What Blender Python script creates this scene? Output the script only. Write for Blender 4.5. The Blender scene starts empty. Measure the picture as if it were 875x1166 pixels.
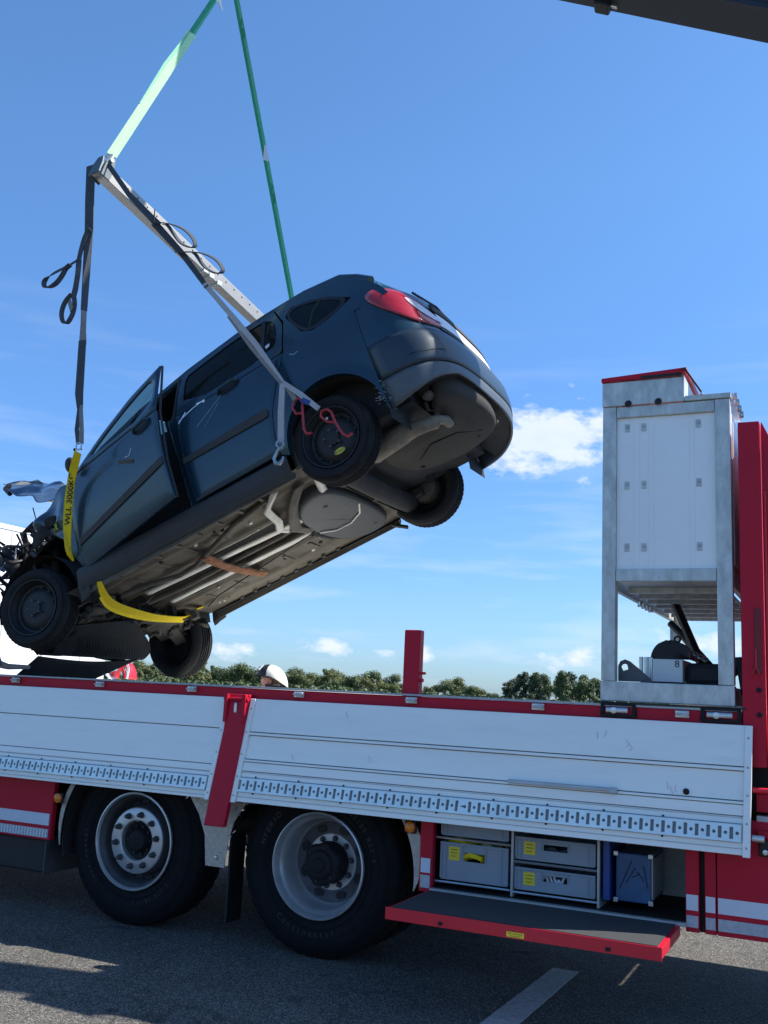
import bpy, bmesh, math, random
from math import sin, cos, pi, radians, sqrt
from mathutils import Vector, Matrix, noise
random.seed(7)
S = bpy.context.scene
COL = S.collection
# ------------------------------------------------------------------ camera
F_PX, YAW, PITCH, ROLL, CAM_D, CAM_H = 1119.8, .4418, .1814, .0482, 5.217, 1.521
fw = Vector((-sin(YAW)*cos(PITCH), cos(YAW)*cos(PITCH), sin(PITCH)))
rt = Vector((cos(YAW), sin(YAW), 0)); up = rt.cross(fw)
r2 = cos(ROLL)*rt + sin(ROLL)*up; u2 = -sin(ROLL)*rt + cos(ROLL)*up
cd = bpy.data.cameras.new("Camera"); cam = bpy.data.objects.new("Camera", cd); COL.objects.link(cam)
cam.matrix_world = Matrix(((r2.x, u2.x, -fw.x, 0), (r2.y, u2.y, -fw.y, -CAM_D), (r2.z, u2.z, -fw.z, CAM_H), (0, 0, 0, 1)))
cd.sensor_fit = 'VERTICAL'; cd.sensor_height = 24; cd.lens = F_PX/1166*24
cd.clip_start = .05; cd.clip_end = 5000
S.camera = cam
# ------------------------------------------------------------------ light
SUN = Vector((.75, .41, 1)).normalized()
EL = math.asin(SUN.z); AZ = math.atan2(SUN.x, SUN.y)
S.view_settings.view_transform = 'Standard'; S.view_settings.look = 'None'
S.view_settings.gamma = 1; S.view_settings.exposure = EXPOSURE = .92
sl = bpy.data.lights.new("Sun", 'SUN'); sl.energy = 4.6; sl.angle = radians(.5); sl.color = (1, .95, .87)
so = bpy.data.objects.new("Sun", sl); COL.objects.link(so); so.rotation_euler = SUN.to_track_quat('Z', 'Y').to_euler(); so.location = (20, 5, 20)
w = bpy.data.worlds.new("World"); S.world = w; w.use_nodes = True
nt = w.node_tree; nt.nodes.clear(); N = nt.nodes.new; Lk = nt.links.new
def wm(op, a, b=None, c=None):
    n = N('ShaderNodeMath'); n.operation = op
    for i, v in enumerate((a, b, c)):
        if v is None: continue
        if isinstance(v, (int, float)): n.inputs[i].default_value = v
        else: Lk(v, n.inputs[i])
    return n.outputs[0]
out = N('ShaderNodeOutputWorld'); bg = N('ShaderNodeBackground'); sky = N('ShaderNodeTexSky')
sky.sky_type = 'NISHITA'; sky.sun_disc = False; sky.sun_elevation = EL; sky.sun_rotation = AZ
sky.altitude = 100; sky.air_density = 1.0; sky.dust_density = .55; sky.ozone_density = 1.6
hs = N('ShaderNodeHueSaturation'); hs.inputs['Saturation'].default_value = 1.08; hs.inputs['Value'].default_value = 1.0
Lk(sky.outputs[0], hs.inputs['Color'])
# clouds: fair-weather cumulus near the horizon, one larger puff, thin streaks
tc = N('ShaderNodeTexCoord'); sx = N('ShaderNodeSeparateXYZ'); Lk(tc.outputs['Generated'], sx.inputs[0])
hyp = wm('SQRT', wm('ADD', wm('MULTIPLY', sx.outputs[0], sx.outputs[0]), wm('MULTIPLY', sx.outputs[1], sx.outputs[1])))
elv = wm('DIVIDE', sx.outputs[2], wm('MAXIMUM', hyp, .01))
azi = wm('ARCTAN2', sx.outputs[0], sx.outputs[1])
cb = N('ShaderNodeCombineXYZ'); Lk(azi, cb.inputs[0]); Lk(elv, cb.inputs[1])
def wnoise(scale, detail, stretch, rough=.6, off=0):
    mp = N('ShaderNodeMapping'); mp.inputs['Scale'].default_value = (1, stretch, 1); mp.inputs['Location'].default_value = (off, off*.7, 0)
    Lk(cb.outputs[0], mp.inputs[0]); t = N('ShaderNodeTexNoise'); t.inputs['Scale'].default_value = scale
    t.inputs['Detail'].default_value = detail; t.inputs['Roughness'].default_value = rough; Lk(mp.outputs[0], t.inputs[0]); return t.outputs[0]
tint = N('ShaderNodeValToRGB'); te = tint.color_ramp.elements; te[0].position = .0; te[0].color = (.36, .53, .84, 1); te[1].position = .55; te[1].color = (.60, .815, .98, 1); Lk(elv, tint.inputs[0])
tm = N('ShaderNodeMix'); tm.data_type = 'RGBA'; tm.blend_type = 'MULTIPLY'; tm.inputs[0].default_value = 1; Lk(hs.outputs[0], tm.inputs[6]); Lk(tint.outputs[0], tm.inputs[7])
n1 = wnoise(26, 6, 1.7, .6); n2 = wnoise(5, 4, 7, .55, 3.1)
blobs = None
def aze(x, y, z): return math.atan2(x, y), z/sqrt(x*x+y*y)
for d, wa, we, st in (((-.262, .930, .257), .078, .036, 1.35), ((-.474, .879, .041), .026, .0078, 1.0), ((-.557, .830, .033), .018, .009, 1.0),
                  ((-.425, .904, .040), .013, .006, .9), ((-.387, .921, .042), .012, .008, .9), ((-.11, .98, .06), .05, .012, 1.0), ((.3, .95, .09), .08, .02, 1.0), ((-.9, .4, .07), .08, .018, 1.0), ((-.24, .96, .045), .03, .012, .8)):
    a0, e0 = aze(*d)
    dx = wm('DIVIDE', wm('SUBTRACT', azi, a0), wa); dy = wm('DIVIDE', wm('SUBTRACT', elv, e0), we)
    r = wm('SQRT', wm('ADD', wm('MULTIPLY', dx, dx), wm('MULTIPLY', dy, dy)))
    m = wm('MULTIPLY', wm('SUBTRACT', 1.25, r), st)
    blobs = m if blobs is None else wm('MAXIMUM', blobs, m)
cl = wm('MULTIPLY', wm('ADD', wm('MULTIPLY', blobs, .62), wm('MULTIPLY', wm('SUBTRACT', n1, .53), 2.5)), 1.9)
clc = N('ShaderNodeClamp'); Lk(cl, clc.inputs[0]); 
wisp = N('ShaderNodeMapRange'); Lk(n2, wisp.inputs[0]); wisp.inputs[1].default_value = .5; wisp.inputs[2].default_value = .78; wisp.inputs[3].default_value = 0; wisp.inputs[4].default_value = .5
lowm = N('ShaderNodeMapRange'); Lk(elv, lowm.inputs[0]); lowm.inputs[1].default_value = .02; lowm.inputs[2].default_value = .42; lowm.inputs[3].default_value = 1; lowm.inputs[4].default_value = .0
wsp = wm('MULTIPLY', wisp.outputs[0], lowm.outputs[0])
cf = wm('MAXIMUM', wm('MULTIPLY', clc.outputs[0], .88), wsp)
shade = N('ShaderNodeMix'); shade.data_type = 'RGBA'; shade.inputs[6].default_value = (3.2, 3.9, 4.9, 1); shade.inputs[7].default_value = (4.7, 4.8, 4.9, 1)
Lk(n1, shade.inputs[0])
mx = N('ShaderNodeMix'); mx.data_type = 'RGBA'; Lk(cf, mx.inputs[0]); Lk(tm.outputs[2], mx.inputs[6]); Lk(shade.outputs[2], mx.inputs[7])
Lk(mx.outputs[2], bg.inputs[0]); bg.inputs[1].default_value = .12
Lk(bg.outputs[0], out.inputs[0])
# ------------------------------------------------------------------ materials
MATS = {}
def mat(name, col, rough=.5, metal=0., var=.12, vs=5., bump=0., bs=60., spec=.5, dirt=None, coat=0., stretch=(1, 1, 1), rvar=.0):
    m = bpy.data.materials.new(name); m.use_nodes = True; t = m.node_tree; b = t.nodes['Principled BSDF']; NN = t.nodes.new; LL = t.links.new
    b.inputs['Roughness'].default_value = rough; b.inputs['Metallic'].default_value = metal; b.inputs['Specular IOR Level'].default_value = spec
    if coat: b.inputs['Coat Weight'].default_value = coat; b.inputs['Coat Roughness'].default_value = .08
    co = NN('ShaderNodeTexCoord'); mp = NN('ShaderNodeMapping'); mp.inputs['Scale'].default_value = stretch; LL(co.outputs['Object'], mp.inputs[0])
    n = NN('ShaderNodeTexNoise'); n.inputs['Scale'].default_value = vs; n.inputs['Detail'].default_value = 6; n.inputs['Roughness'].default_value = .65; LL(mp.outputs[0], n.inputs[0])
    cr = NN('ShaderNodeValToRGB'); c = Vector(col[:3])
    cr.color_ramp.elements[0].position = .3; cr.color_ramp.elements[1].position = .7
    cr.color_ramp.elements[0].color = (*(c*(1-var)), 1); cr.color_ramp.elements[1].color = (*(c*(1+var)), 1)
    LL(n.outputs[0], cr.inputs[0]); last = cr.outputs[0]
    if dirt:
        dc, amt, ds = dirt
        d = NN('ShaderNodeTexNoise'); d.inputs['Scale'].default_value = ds; d.inputs['Detail'].default_value = 8; d.inputs['Roughness'].default_value = .7; LL(mp.outputs[0], d.inputs[0])
        mr = NN('ShaderNodeMapRange'); LL(d.outputs[0], mr.inputs[0]); mr.inputs[1].default_value = .62-amt*.3; mr.inputs[2].default_value = .78; mr.inputs[4].default_value = min(1, amt*1.4)
        mi = NN('ShaderNodeMix'); mi.data_type = 'RGBA'; LL(mr.outputs[0], mi.inputs[0]); LL(last, mi.inputs[6]); mi.inputs[7].default_value = (*dc, 1); last = mi.outputs[2]
    LL(last, b.inputs['Base Color'])
    if rvar:
        mr = NN('ShaderNodeMapRange'); LL(n.outputs[0], mr.inputs[0]); mr.inputs[1].default_value = .3; mr.inputs[2].default_value = .7
        mr.inputs[3].default_value = max(.02, rough-rvar); mr.inputs[4].default_value = rough+rvar; LL(mr.outputs[0], b.inputs['Roughness'])
    if bump:
        bn = NN('ShaderNodeTexNoise'); bn.inputs['Scale'].default_value = bs; bn.inputs['Detail'].default_value = 5; LL(mp.outputs[0], bn.inputs[0])
        bu = NN('ShaderNodeBump'); bu.inputs['Strength'].default_value = bump; bu.inputs['Distance'].default_value = .01; LL(bn.outputs[0], bu.inputs['Height']); LL(bu.outputs[0], b.inputs['Normal'])
    MATS[name] = m; return m
RED = mat('red_paint', (.50, .010, .032), .45, 0, .08, 2.2, .04, 30, .22, ((.25, .02, .03), .12, 5), .0, rvar=.06)
REDB = mat('bright_and_sunlit_red', (.58, .010, .028), .4, 0, .05, 3)  # own colour of small fittings; on edges, sunlight put into the colour
ALU = mat('anodised_aluminium', (.86, .865, .81), .45, .15, .05, 1.6, .03, 40, .5, ((.60, .61, .59), .25, 3.0), 0, (1, 1, 5), rvar=.08)
ALUD = mat('weathered_aluminium_edge', (.42, .43, .43), .45, .5, .12, 6, .05, 60)
ZINC = mat('zinc_plated_rail', (.66, .78, .80), .38, .3, .12, 6, .0, 60, .5, ((.5, .66, .72), .2, 2.5))
GALV = mat('galvanised_steel', (.52, .55, .53), .48, .3, .3, 18, .08, 50, .5, ((.80, .84, .85), .3, 26), 0, (1, 1, .45), rvar=.1)
PANEL = mat('aluminium_sheet', (.88, .87, .84), .5, .2, .05, 1.2, .02, 30, .5, ((.7, .72, .76), .12, 6))
RUB = mat('tyre_rubber', (.009, .009, .010), .8, 0, .25, 9, .15, 90, .2, ((.045, .043, .04), .15, 5))
RUBC = mat('dusty_tyre_rubber', (.016, .016, .017), .85, 0, .3, 9, .2, 120, .3, ((.075, .07, .063), .3, 7))
BLK = mat('black_plastic', (.012, .012, .013), .55, 0, .2, 8, .1, 60)
BLKD = mat('dirty_black_plastic', (.028, .027, .026), .75, 0, .3, 6, .25, 45, .3, ((.07, .065, .055), .28, 5))
DARK = mat('chassis_black', (.012, .012, .013), .7, 0, .3, 5, .1, 40, .3, ((.035, .032, .03), .2, 4))
RIM1 = mat('silver_rim_paint', (.54, .54, .54), .35, .55, .12, 6, .03, 50, .5, ((.12, .11, .10), .22, 9))
RIMD = mat('dusty_wheel_steel', (.10, .10, .105), .6, .4, .25, 8, .1, 60, .4, ((.05, .045, .04), .3, 10))
STEEL = mat('bright_steel', (.62, .64, .66), .28, .85, .1, 12)
CHEQ = mat('chequer_plate', (.52, .46, .39), .42, .5, .15, 20, .6, 140, .5, ((.30, .25, .2), .2, 12))
CAR = mat('slate_blue_car_paint', (.014, .044, .068), .26, .25, .08, 3, .22, 3.2, .4, ((.032, .042, .050), .2, 5), .35, rvar=.04)
CARB = mat('matt_blue_bumper', (.022, .038, .055), .36, .1, .10, 5, .04, 60, .45, ((.06, .065, .07), .18, 7), .1)
CARG = mat('grey_plastic_bumper', (.075, .088, .10), .42, 0, .10, 4, .06, 90, .5, ((.13, .13, .125), .22, 7))
SILL = mat('grey_sill_plastic', (.05, .05, .05), .7, 0, .15, 5, .12, 90, .35, ((.10, .09, .075), .3, 6))
UND = mat('underbody_paint', (.115, .099, .076), .8, 0, .35, 4, .3, 30, .25, ((.03, .027, .024), .45, 7), 0, (.45, 1, 1))
UNDL = mat('pale_and_sunlit_metal', (.58, .55, .49), .6, .2, .2, 9, .2, 60, .4, ((.15, .13, .11), .25, 12), 0, (.4, 1, 1))  # pale metal tone; on the floor rails it also paints in sunlight
UNDB = mat('brown_dusty_metal', (.10, .088, .073), .75, .2, .3, 10, .35, 50, .3, ((.20, .175, .14), .3, 14))
TANKM = mat('dark_moulded_plastic', (.045, .047, .05), .55, 0, .12, 4, .06, 40, .4, ((.08, .075, .065), .22, 9))
RUST = mat('rusty_steel', (.23, .105, .055), .85, .1, .35, 18, .4, 60, .2, ((.40, .25, .17), .25, 25))
TAIL = mat('red_tail_lens', (.38, .008, .012), .12, 0, .1, 12, 0, 30, .6, None, .6)
LENSW = mat('clear_lens', (.62, .56, .58), .12, 0, .1, 30, 0, 30, .6, None, .5)
WHITE = mat('white_paint', (.75, .76, .78), .45, 0, .04, 3, 0, 30)
REFW = mat('reflective_white_tape', (.62, .66, .72), .4, 0, .05, 8)
REFG = mat('grey_reflective_tape', (.40, .43, .47), .4, .1, .18, 60)
ORANGE = mat('orange_lens', (.85, .20, .015), .18, 0, .15, 60, .0, 30, .6)
YELW = mat('yellow_webbing', (.78, .56, .015), .75, 0, .08, 40, .15, 300, .2, ((.45, .34, .05), .15, 9))
GREYW = mat('grey_webbing', (.24, .235, .235), .8, 0, .12, 50, .2, 300, .2, ((.40, .38, .36), .3, 20))
DGREYW = mat('dark_grey_webbing', (.07, .08, .095), .8, 0, .15, 40, .2, 300, .2)
GRNW = mat('sunlit_green_webbing', (.55, .88, .50), .7, 0, .08, 30, .15, 200, .2)  # green webbing with sunlight put into the colour
GRND = mat('deep_green_webbing', (.04, .34, .20), .7, 0, .12, 30, .15, 200, .2)
HOOK = mat('red_lacquered_hook', (.42, .03, .035), .4, 0, .12, 20)
SHK = mat('pale_painted_steel', (.34, .40, .45), .4, .6, .2, 20)
CRATE = mat('grey_crate_plastic', (.27, .30, .34), .45, 0, .06, 4, .03, 60)
BLUEP = mat('blue_plastic', (.012, .05, .22), .4, 0, .1, 6)
BLUEB = mat('navy_box_plastic', (.03, .09, .19), .4, 0, .2, 12)
YSTK = mat('yellow_sticker', (.82, .60, .03), .5, 0, .04, 8)
INK = mat('black_print', (.01, .01, .01), .6, 0, 0, 5)
BEIGE = mat('pale_locker_lining', (.75, .74, .68), .6, 0, .1, 4)
GRIT = mat('grit_tread_mat', (.045, .046, .047), .8, 0, .5, 220, .6, 260, .4, ((.22, .22, .22), .2, 120))
GASK = mat('gasket_and_gap_black', (.008, .008, .009), .6)  # black rubber; also colours plates that paint shade in gaps
FAB = mat('navy_fire_jacket', (.02, .022, .03), .85, 0, .2, 20, .2, 120, .2)
SKIN = mat('skin', (.55, .26, .18), .5, 0, .1, 10)
BOOM = mat('dark_crane_paint', (.014, .014, .015), .5, 0, .2, 2, .05, 20, .4, ((.05, .045, .04), .2, 3))
BOOMB = mat('blue_crane_edge', (.01, .015, .028), .45, 0, .1, 4)
SPREAD = mat('spreader_aluminium', (.33, .32, .30), .38, .4, .08, 10, .05, 60, .5, ((.35, .34, .32), .2, 14))
INTR = mat('dark_cloth_trim', (.02, .02, .022), .9, 0, .2, 12)
def glassmat(name, tint, a):
    m = bpy.data.materials.new(name); m.use_nodes = True; t = m.node_tree; b = t.nodes['Principled BSDF']
    b.inputs['Base Color'].default_value = (*tint, 1); b.inputs['Roughness'].default_value = .03; b.inputs['Specular IOR Level'].default_value = .4
    tr = t.nodes.new('ShaderNodeBsdfTransparent'); tr.inputs[0].default_value = (.42, .54, .48, 1)
    mx = t.nodes.new('ShaderNodeMixShader'); n = t.nodes.new('ShaderNodeTexNoise'); n.inputs['Scale'].default_value = 3
    mr = t.nodes.new('ShaderNodeMapRange'); t.links.new(n.outputs[0], mr.inputs[0]); mr.inputs[3].default_value = a-.05; mr.inputs[4].default_value = a+.05
    t.links.new(mr.outputs[0], mx.inputs[0]); t.links.new(tr.outputs[0], mx.inputs[1]); t.links.new(b.outputs[0], mx.inputs[2])
    t.links.new(mx.outputs[0], t.nodes['Material Output'].inputs[0]); return m
GLASS = glassmat('tinted_glass', (.012, .018, .02), .45)
# asphalt
def asphalt():
    m = bpy.data.materials.new('asphalt'); m.use_nodes = True; t = m.node_tree; b = t.nodes['Principled BSDF']; NN = t.nodes.new; LL = t.links.new
    co = NN('ShaderNodeTexCoord')
    v = NN('ShaderNodeTexVoronoi'); v.inputs['Scale'].default_value = 185; LL(co.outputs['Object'], v.inputs[0])
    n = NN('ShaderNodeTexNoise'); n.inputs['Scale'].default_value = 1.3; n.inputs['Detail'].default_value = 9; n.inputs['Roughness'].default_value = .7; LL(co.outputs['Object'], n.inputs[0])
    g = NN('ShaderNodeSeparateColor'); LL(v.outputs['Color'], g.inputs[0])
    r1 = NN('ShaderNodeValToRGB'); e = r1.color_ramp.elements; e[0].position = .0; e[0].color = (.036, .035, .034, 1); e[1].position = 1; e[1].color = (.32, .295, .255, 1)
    k = r1.color_ramp.elements.new(.62); k.color = (.085, .081, .074, 1); LL(g.outputs[0], r1.inputs[0])
    r2_ = NN('ShaderNodeMapRange'); LL(n.outputs[0], r2_.inputs[0]); r2_.inputs[1].default_value = .3; r2_.inputs[2].default_value = .7; r2_.inputs[3].default_value = .72; r2_.inputs[4].default_value = 1.15
    mu = NN('ShaderNodeMix'); mu.data_type = 'RGBA'; mu.blend_type = 'MULTIPLY'; mu.inputs[0].default_value = 1; LL(r1.outputs[0], mu.inputs[6]); LL(r2_.outputs[0], mu.inputs[7])
    # hairline cracks and dark drips
    vc = NN('ShaderNodeTexVoronoi'); vc.feature = 'DISTANCE_TO_EDGE'; vc.inputs['Scale'].default_value = .9
    wn = NN('ShaderNodeTexNoise'); wn.inputs['Scale'].default_value = 3; wn.inputs['Detail'].default_value = 5; LL(co.outputs['Object'], wn.inputs[0])
    wa = NN('ShaderNodeMix'); wa.data_type = 'RGBA'; wa.inputs[0].default_value = .22; LL(co.outputs['Object'], wa.inputs[6]); LL(wn.outputs[1], wa.inputs[7]); LL(wa.outputs[2], vc.inputs[0])
    cr = NN('ShaderNodeMapRange'); LL(vc.outputs[0], cr.inputs[0]); cr.inputs[1].default_value = 0; cr.inputs[2].default_value = .006; cr.inputs[3].default_value = .6; cr.inputs[4].default_value = 1
    mu2 = NN('ShaderNodeMix'); mu2.data_type = 'RGBA'; mu2.blend_type = 'MULTIPLY'; mu2.inputs[0].default_value = 1; LL(mu.outputs[2], mu2.inputs[6]); LL(cr.outputs[0], mu2.inputs[7])
    ds = NN('ShaderNodeTexNoise'); ds.inputs['Scale'].default_value = 4.5; ds.inputs['Detail'].default_value = 2; LL(co.outputs['Object'], ds.inputs[0])
    dm = NN('ShaderNodeMapRange'); LL(ds.outputs[0], dm.inputs[0]); dm.inputs[1].default_value = .70; dm.inputs[2].default_value = .74; dm.inputs[3].default_value = 1; dm.inputs[4].default_value = .55
    mu3 = NN('ShaderNodeMix'); mu3.data_type = 'RGBA'; mu3.blend_type = 'MULTIPLY'; mu3.inputs[0].default_value = 1; LL(mu2.outputs[2], mu3.inputs[6]); LL(dm.outputs[0], mu3.inputs[7])
    LL(mu3.outputs[2], b.inputs['Base Color']); b.inputs['Roughness'].default_value = .85; b.inputs['Specular IOR Level'].default_value = .3
    bu = NN('ShaderNodeBump'); bu.inputs['Strength'].default_value = .7; bu.inputs['Distance'].default_value = .006; LL(g.outputs[1], bu.inputs['Height']); LL(bu.outputs[0], b.inputs['Normal']); return m
ASPH = asphalt()
GRASS = mat('mown_grass', (.06, .09, .025), .9, 0, .4, .2)
LINEM = mat('worn_line_paint', (.50, .50, .48), .75, 0, .2, 30, .3, 150, .3, ((.09, .09, .088), .5, 28))
LEAF = [mat('olive_leaves', (.12, .135, .038), .7, 0, .35, .5), mat('mid_green_leaves', (.07, .10, .032), .7, 0, .35, .5), mat('dark_pine_needles', (.04, .06, .026), .75, 0, .3, .5)]
BARK = mat('bark', (.09, .07, .05), .9, 0, .3, 2)
# ------------------------------------------------------------------ geometry helpers
class G:
    def __init__(s): s.v = []; s.f = []; s.T = None
    def add(s, vs, fs):
        o = len(s.v); s.v += [Vector(v) for v in vs]; s.f += [tuple(i+o for i in f) for f in fs]; return s
    def box(s, x0, x1, y0, y1, z0, z1, M=None):
        vs = [Vector((x, y, z)) for z in (z0, z1) for x, y in ((x0, y0), (x1, y0), (x1, y1), (x0, y1))]
        if M: vs = [M @ v for v in vs]
        return s.add(vs, [(0, 3, 2, 1), (4, 5, 6, 7), (0, 1, 5, 4), (1, 2, 6, 5), (2, 3, 7, 6), (3, 0, 4, 7)])
    def bar(s, a, b, w, h, upv=(0, 0, 1)):
        a = Vector(a); b = Vector(b); d = (b-a).normalized(); x = d.cross(Vector(upv)); x.normalize(); z = x.cross(d)
        vs = [p + x*i*w/2 + z*j*h/2 for p in (a, b) for i, j in ((-1, -1), (1, -1), (1, 1), (-1, 1))]
        return s.add(vs, [(0, 3, 2, 1), (4, 5, 6, 7), (0, 1, 5, 4), (1, 2, 6, 5), (2, 3, 7, 6), (3, 0, 4, 7)])
    def tube(s, pts, r, n=10, closed=False, cap=True):
        pts = [Vector(p) for p in pts]; m = len(pts); rr = r if isinstance(r, (list, tuple)) else [r]*m
        prev = None; rings = []
        for i, p in enumerate(pts):
            a = pts[(i-1) % m] if (closed or i) else p; b = pts[(i+1) % m] if (closed or i < m-1) else p
            d = (b-a).normalized()
            if prev is None: prev = d.cross(Vector((.3, .2, 1)) if abs(d.z) < .9 else Vector((1, 0, 0))).normalized()
            prev = (prev - d*prev.dot(d)).normalized(); q = d.cross(prev)
            rings.append([p + (prev*cos(2*pi*k/n)+q*sin(2*pi*k/n))*rr[i] for k in range(n)])
        vs = [v for r_ in rings for v in r_]; fs = []
        for i in range(m if closed else m-1):
            j = (i+1) % m
            for k in range(n): fs.append((i*n+k, i*n+(k+1) % n, j*n+(k+1) % n, j*n+k))
        if cap and not closed: fs += [tuple(range(n-1, -1, -1)), tuple((m-1)*n+k for k in range(n))]
        return s.add(vs, fs)
    def ribbon(s, pts, wd, wid, th=.003, sm=0):
        pts = [Vector(p) for p in pts]; m = len(pts); vs = []
        if sm:
            if not isinstance(wd, list): wd = [wd]*m
            if not isinstance(wid, list): wid = [wid]*m
            wd = [Vector(q) for q in wd]
            for _ in range(sm):
                def ck(a): return [a[0]]+[x for p, q in zip(a, a[1:]) for x in (p*.75+q*.25, p*.25+q*.75)]+[a[-1]]
                pts, wd, wid = ck(pts), ck(wd), ck(wid)
            m = len(pts)
        for i, p in enumerate(pts):
            d = (pts[min(i+1, m-1)]-pts[max(i-1, 0)]).normalized(); wv = Vector(wd[i] if isinstance(wd, list) else wd)
            wv = (wv-d*wv.dot(d)).normalized(); nn = d.cross(wv); ww = wid[i] if isinstance(wid, list) else wid
            vs += [p-wv*ww/2-nn*th/2, p+wv*ww/2-nn*th/2, p+wv*ww/2+nn*th/2, p-wv*ww/2+nn*th/2]
        fs = [(0, 3, 2, 1), tuple(4*(m-1)+k for k in range(4))]
        for i in range(m-1):
            for k in range(4): fs.append((4*i+k, 4*i+(k+1) % 4, 4*i+4+(k+1) % 4, 4*i+4+k))
        return s.add(vs, fs)
    def lathe(s, prof, c, ax, n=48, close=False, mod=None):
        # prof: (radius, along axis); ax: axis vector
        c = Vector(c); ax = Vector(ax).normalized(); e1 = ax.cross(Vector((0, 0, 1)) if abs(ax.z) < .9 else Vector((1, 0, 0))).normalized(); e2 = ax.cross(e1)
        m = len(prof); vs = []
        for k in range(n):
            t = 2*pi*k/n
            for j, (r, h) in enumerate(prof):
                if mod: r = r + mod(k, j)
                vs.append(c+ax*h+(e1*cos(t)+e2*sin(t))*r)
        fs = []
        for k in range(n):
            k2 = (k+1) % n
            for j in range(m-1 if not close else m):
                j2 = (j+1) % m; fs.append((k*m+j, k*m+j2, k2*m+j2, k2*m+j))
        return s.add(vs, fs)
    def prism(s, poly, fn0, fn1):
        n = len(poly); vs = [fn0(*p) for p in poly]+[fn1(*p) for p in poly]
        return s.add(vs, [tuple(range(n)), tuple(range(2*n-1, n-1, -1))]+[(i, i+n, (i+1) % n+n, (i+1) % n) for i in range(n)])
    def grid(s, fn, nu, nv):
        vs = [fn(i/nu, j/nv) for i in range(nu+1) for j in range(nv+1)]; k = nv+1
        return s.add(vs, [(i*k+j, i*k+j+1, (i+1)*k+j+1, (i+1)*k+j) for i in range(nu) for j in range(nv)])
    def fan(s, poly, fn, rings=1):
        cx = sum(p[0] for p in poly)/len(poly); cy = sum(p[1] for p in poly)/len(poly); n = len(poly)
        vs = [fn(cx, cy)]
        for r in range(1, rings+1):
            vs += [fn(cx+(p[0]-cx)*r/rings, cy+(p[1]-cy)*r/rings) for p in poly]
        fs = [(0, 1+i, 1+(i+1) % n) for i in range(n)]
        for r in range(rings-1):
            a = 1+r*n; b = a+n; fs += [(a+i, b+i, b+(i+1) % n, a+(i+1) % n) for i in range(n)]
        return s.add(vs, fs)
    def ico(s, c, r, sc=(1, 1, 1), sub=2):
        bm = bmesh.new(); bmesh.ops.create_icosphere(bm, subdivisions=sub, radius=1); c = Vector(c)
        s.add([c+Vector((v.co.x*sc[0]*r, v.co.y*sc[1]*r, v.co.z*sc[2]*r)) for v in bm.verts], [tuple(v.index for v in f.verts) for f in bm.faces]); bm.free(); return s
    def build(s, name, m, parent=None, label=None, bev=0., smooth=False, solid=0., kind=None, ws=True, fixn=True, sub=0):
        me = bpy.data.meshes.new(name); off = Vector((0, 0, 0))
        top = parent
        while top is not None and top.parent is not None: top = top.parent
        if top is not None and not top.get('_local'): off = top.location
        me.from_pydata([tuple(v-off) for v in s.v], [], s.f); me.materials.append(m)
        if fixn:
            bm = bmesh.new(); bm.from_mesh(me); bmesh.ops.remove_doubles(bm, verts=bm.verts, dist=1e-5); bmesh.ops.recalc_face_normals(bm, faces=bm.faces); bm.to_mesh(me); bm.free()
        if smooth:
            for p in me.polygons: p.use_smooth = True
            if smooth is not True:
                me.set_sharp_from_angle(angle=radians(smooth))
        o = bpy.data.objects.new(name, me); COL.objects.link(o); o.parent = parent
        if solid: md = o.modifiers.new('t', 'SOLIDIFY'); md.thickness = solid; md.offset = -1
        if bev: md = o.modifiers.new('b', 'BEVEL'); md.width = bev; md.segments = 2; md.limit_method = 'ANGLE'; md.angle_limit = radians(40); md.harden_normals = False
        if sub: md = o.modifiers.new('s', 'SUBSURF'); md.levels = md.render_levels = sub
        if label: o['label'] = label
        if kind: o['kind'] = kind
        return o
def thing(name, label, cat, loc=(0, 0, 0), group=None, local=False):
    o = bpy.data.objects.new(name, None); COL.objects.link(o); o.location = loc; o.empty_display_size = .2
    o['label'] = label; o['category'] = cat
    if group: o['group'] = group
    if local: o['_local'] = 1
    return o
def tag(o, label, cat, group=None):
    o['label'] = label; o['category'] = cat
    if group: o['group'] = group
    return o
def text_geo(txt, size, fn, g=None, ext=0, bold=.0):
    c = bpy.data.curves.new('t', 'FONT'); c.body = txt; c.size = size; c.align_x = 'CENTER'; c.align_y = 'CENTER'; c.extrude = ext; c.resolution_u = 3; c.offset = size*bold
    o = bpy.data.objects.new('t', c); COL.objects.link(o); dg = bpy.context.evaluated_depsgraph_get(); me = o.evaluated_get(dg).to_mesh()
    vs = [fn(v.co.x, v.co.y, v.co.z) for v in me.vertices]; fs = [tuple(p.vertices) for p in me.polygons]
    o.evaluated_get(dg).to_mesh_clear(); bpy.data.objects.remove(o); bpy.data.curves.remove(c)
    g = g or G(); return g.add(vs, fs)
# ------------------------------------------------------------------ ground
o = G().grid(lambda u, v: Vector((-40+80*u, -30+60*v, 0)), 1, 1).build('asphalt_ground', ASPH, kind='structure')
o = G().grid(lambda u, v: Vector((-2500+5000*u, -2500+5000*v, -.006)), 1, 1).build('grass_field', GRASS, kind='structure')
o = G().prism([(-1.66, -1.6), (-1.49, -1.6), (-1.445, .74), (-1.595, .74)], lambda x, y: Vector((x, y, .004)), lambda x, y: Vector((x, y, .0015))).build('road_marking', LINEM, kind='structure')
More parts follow.
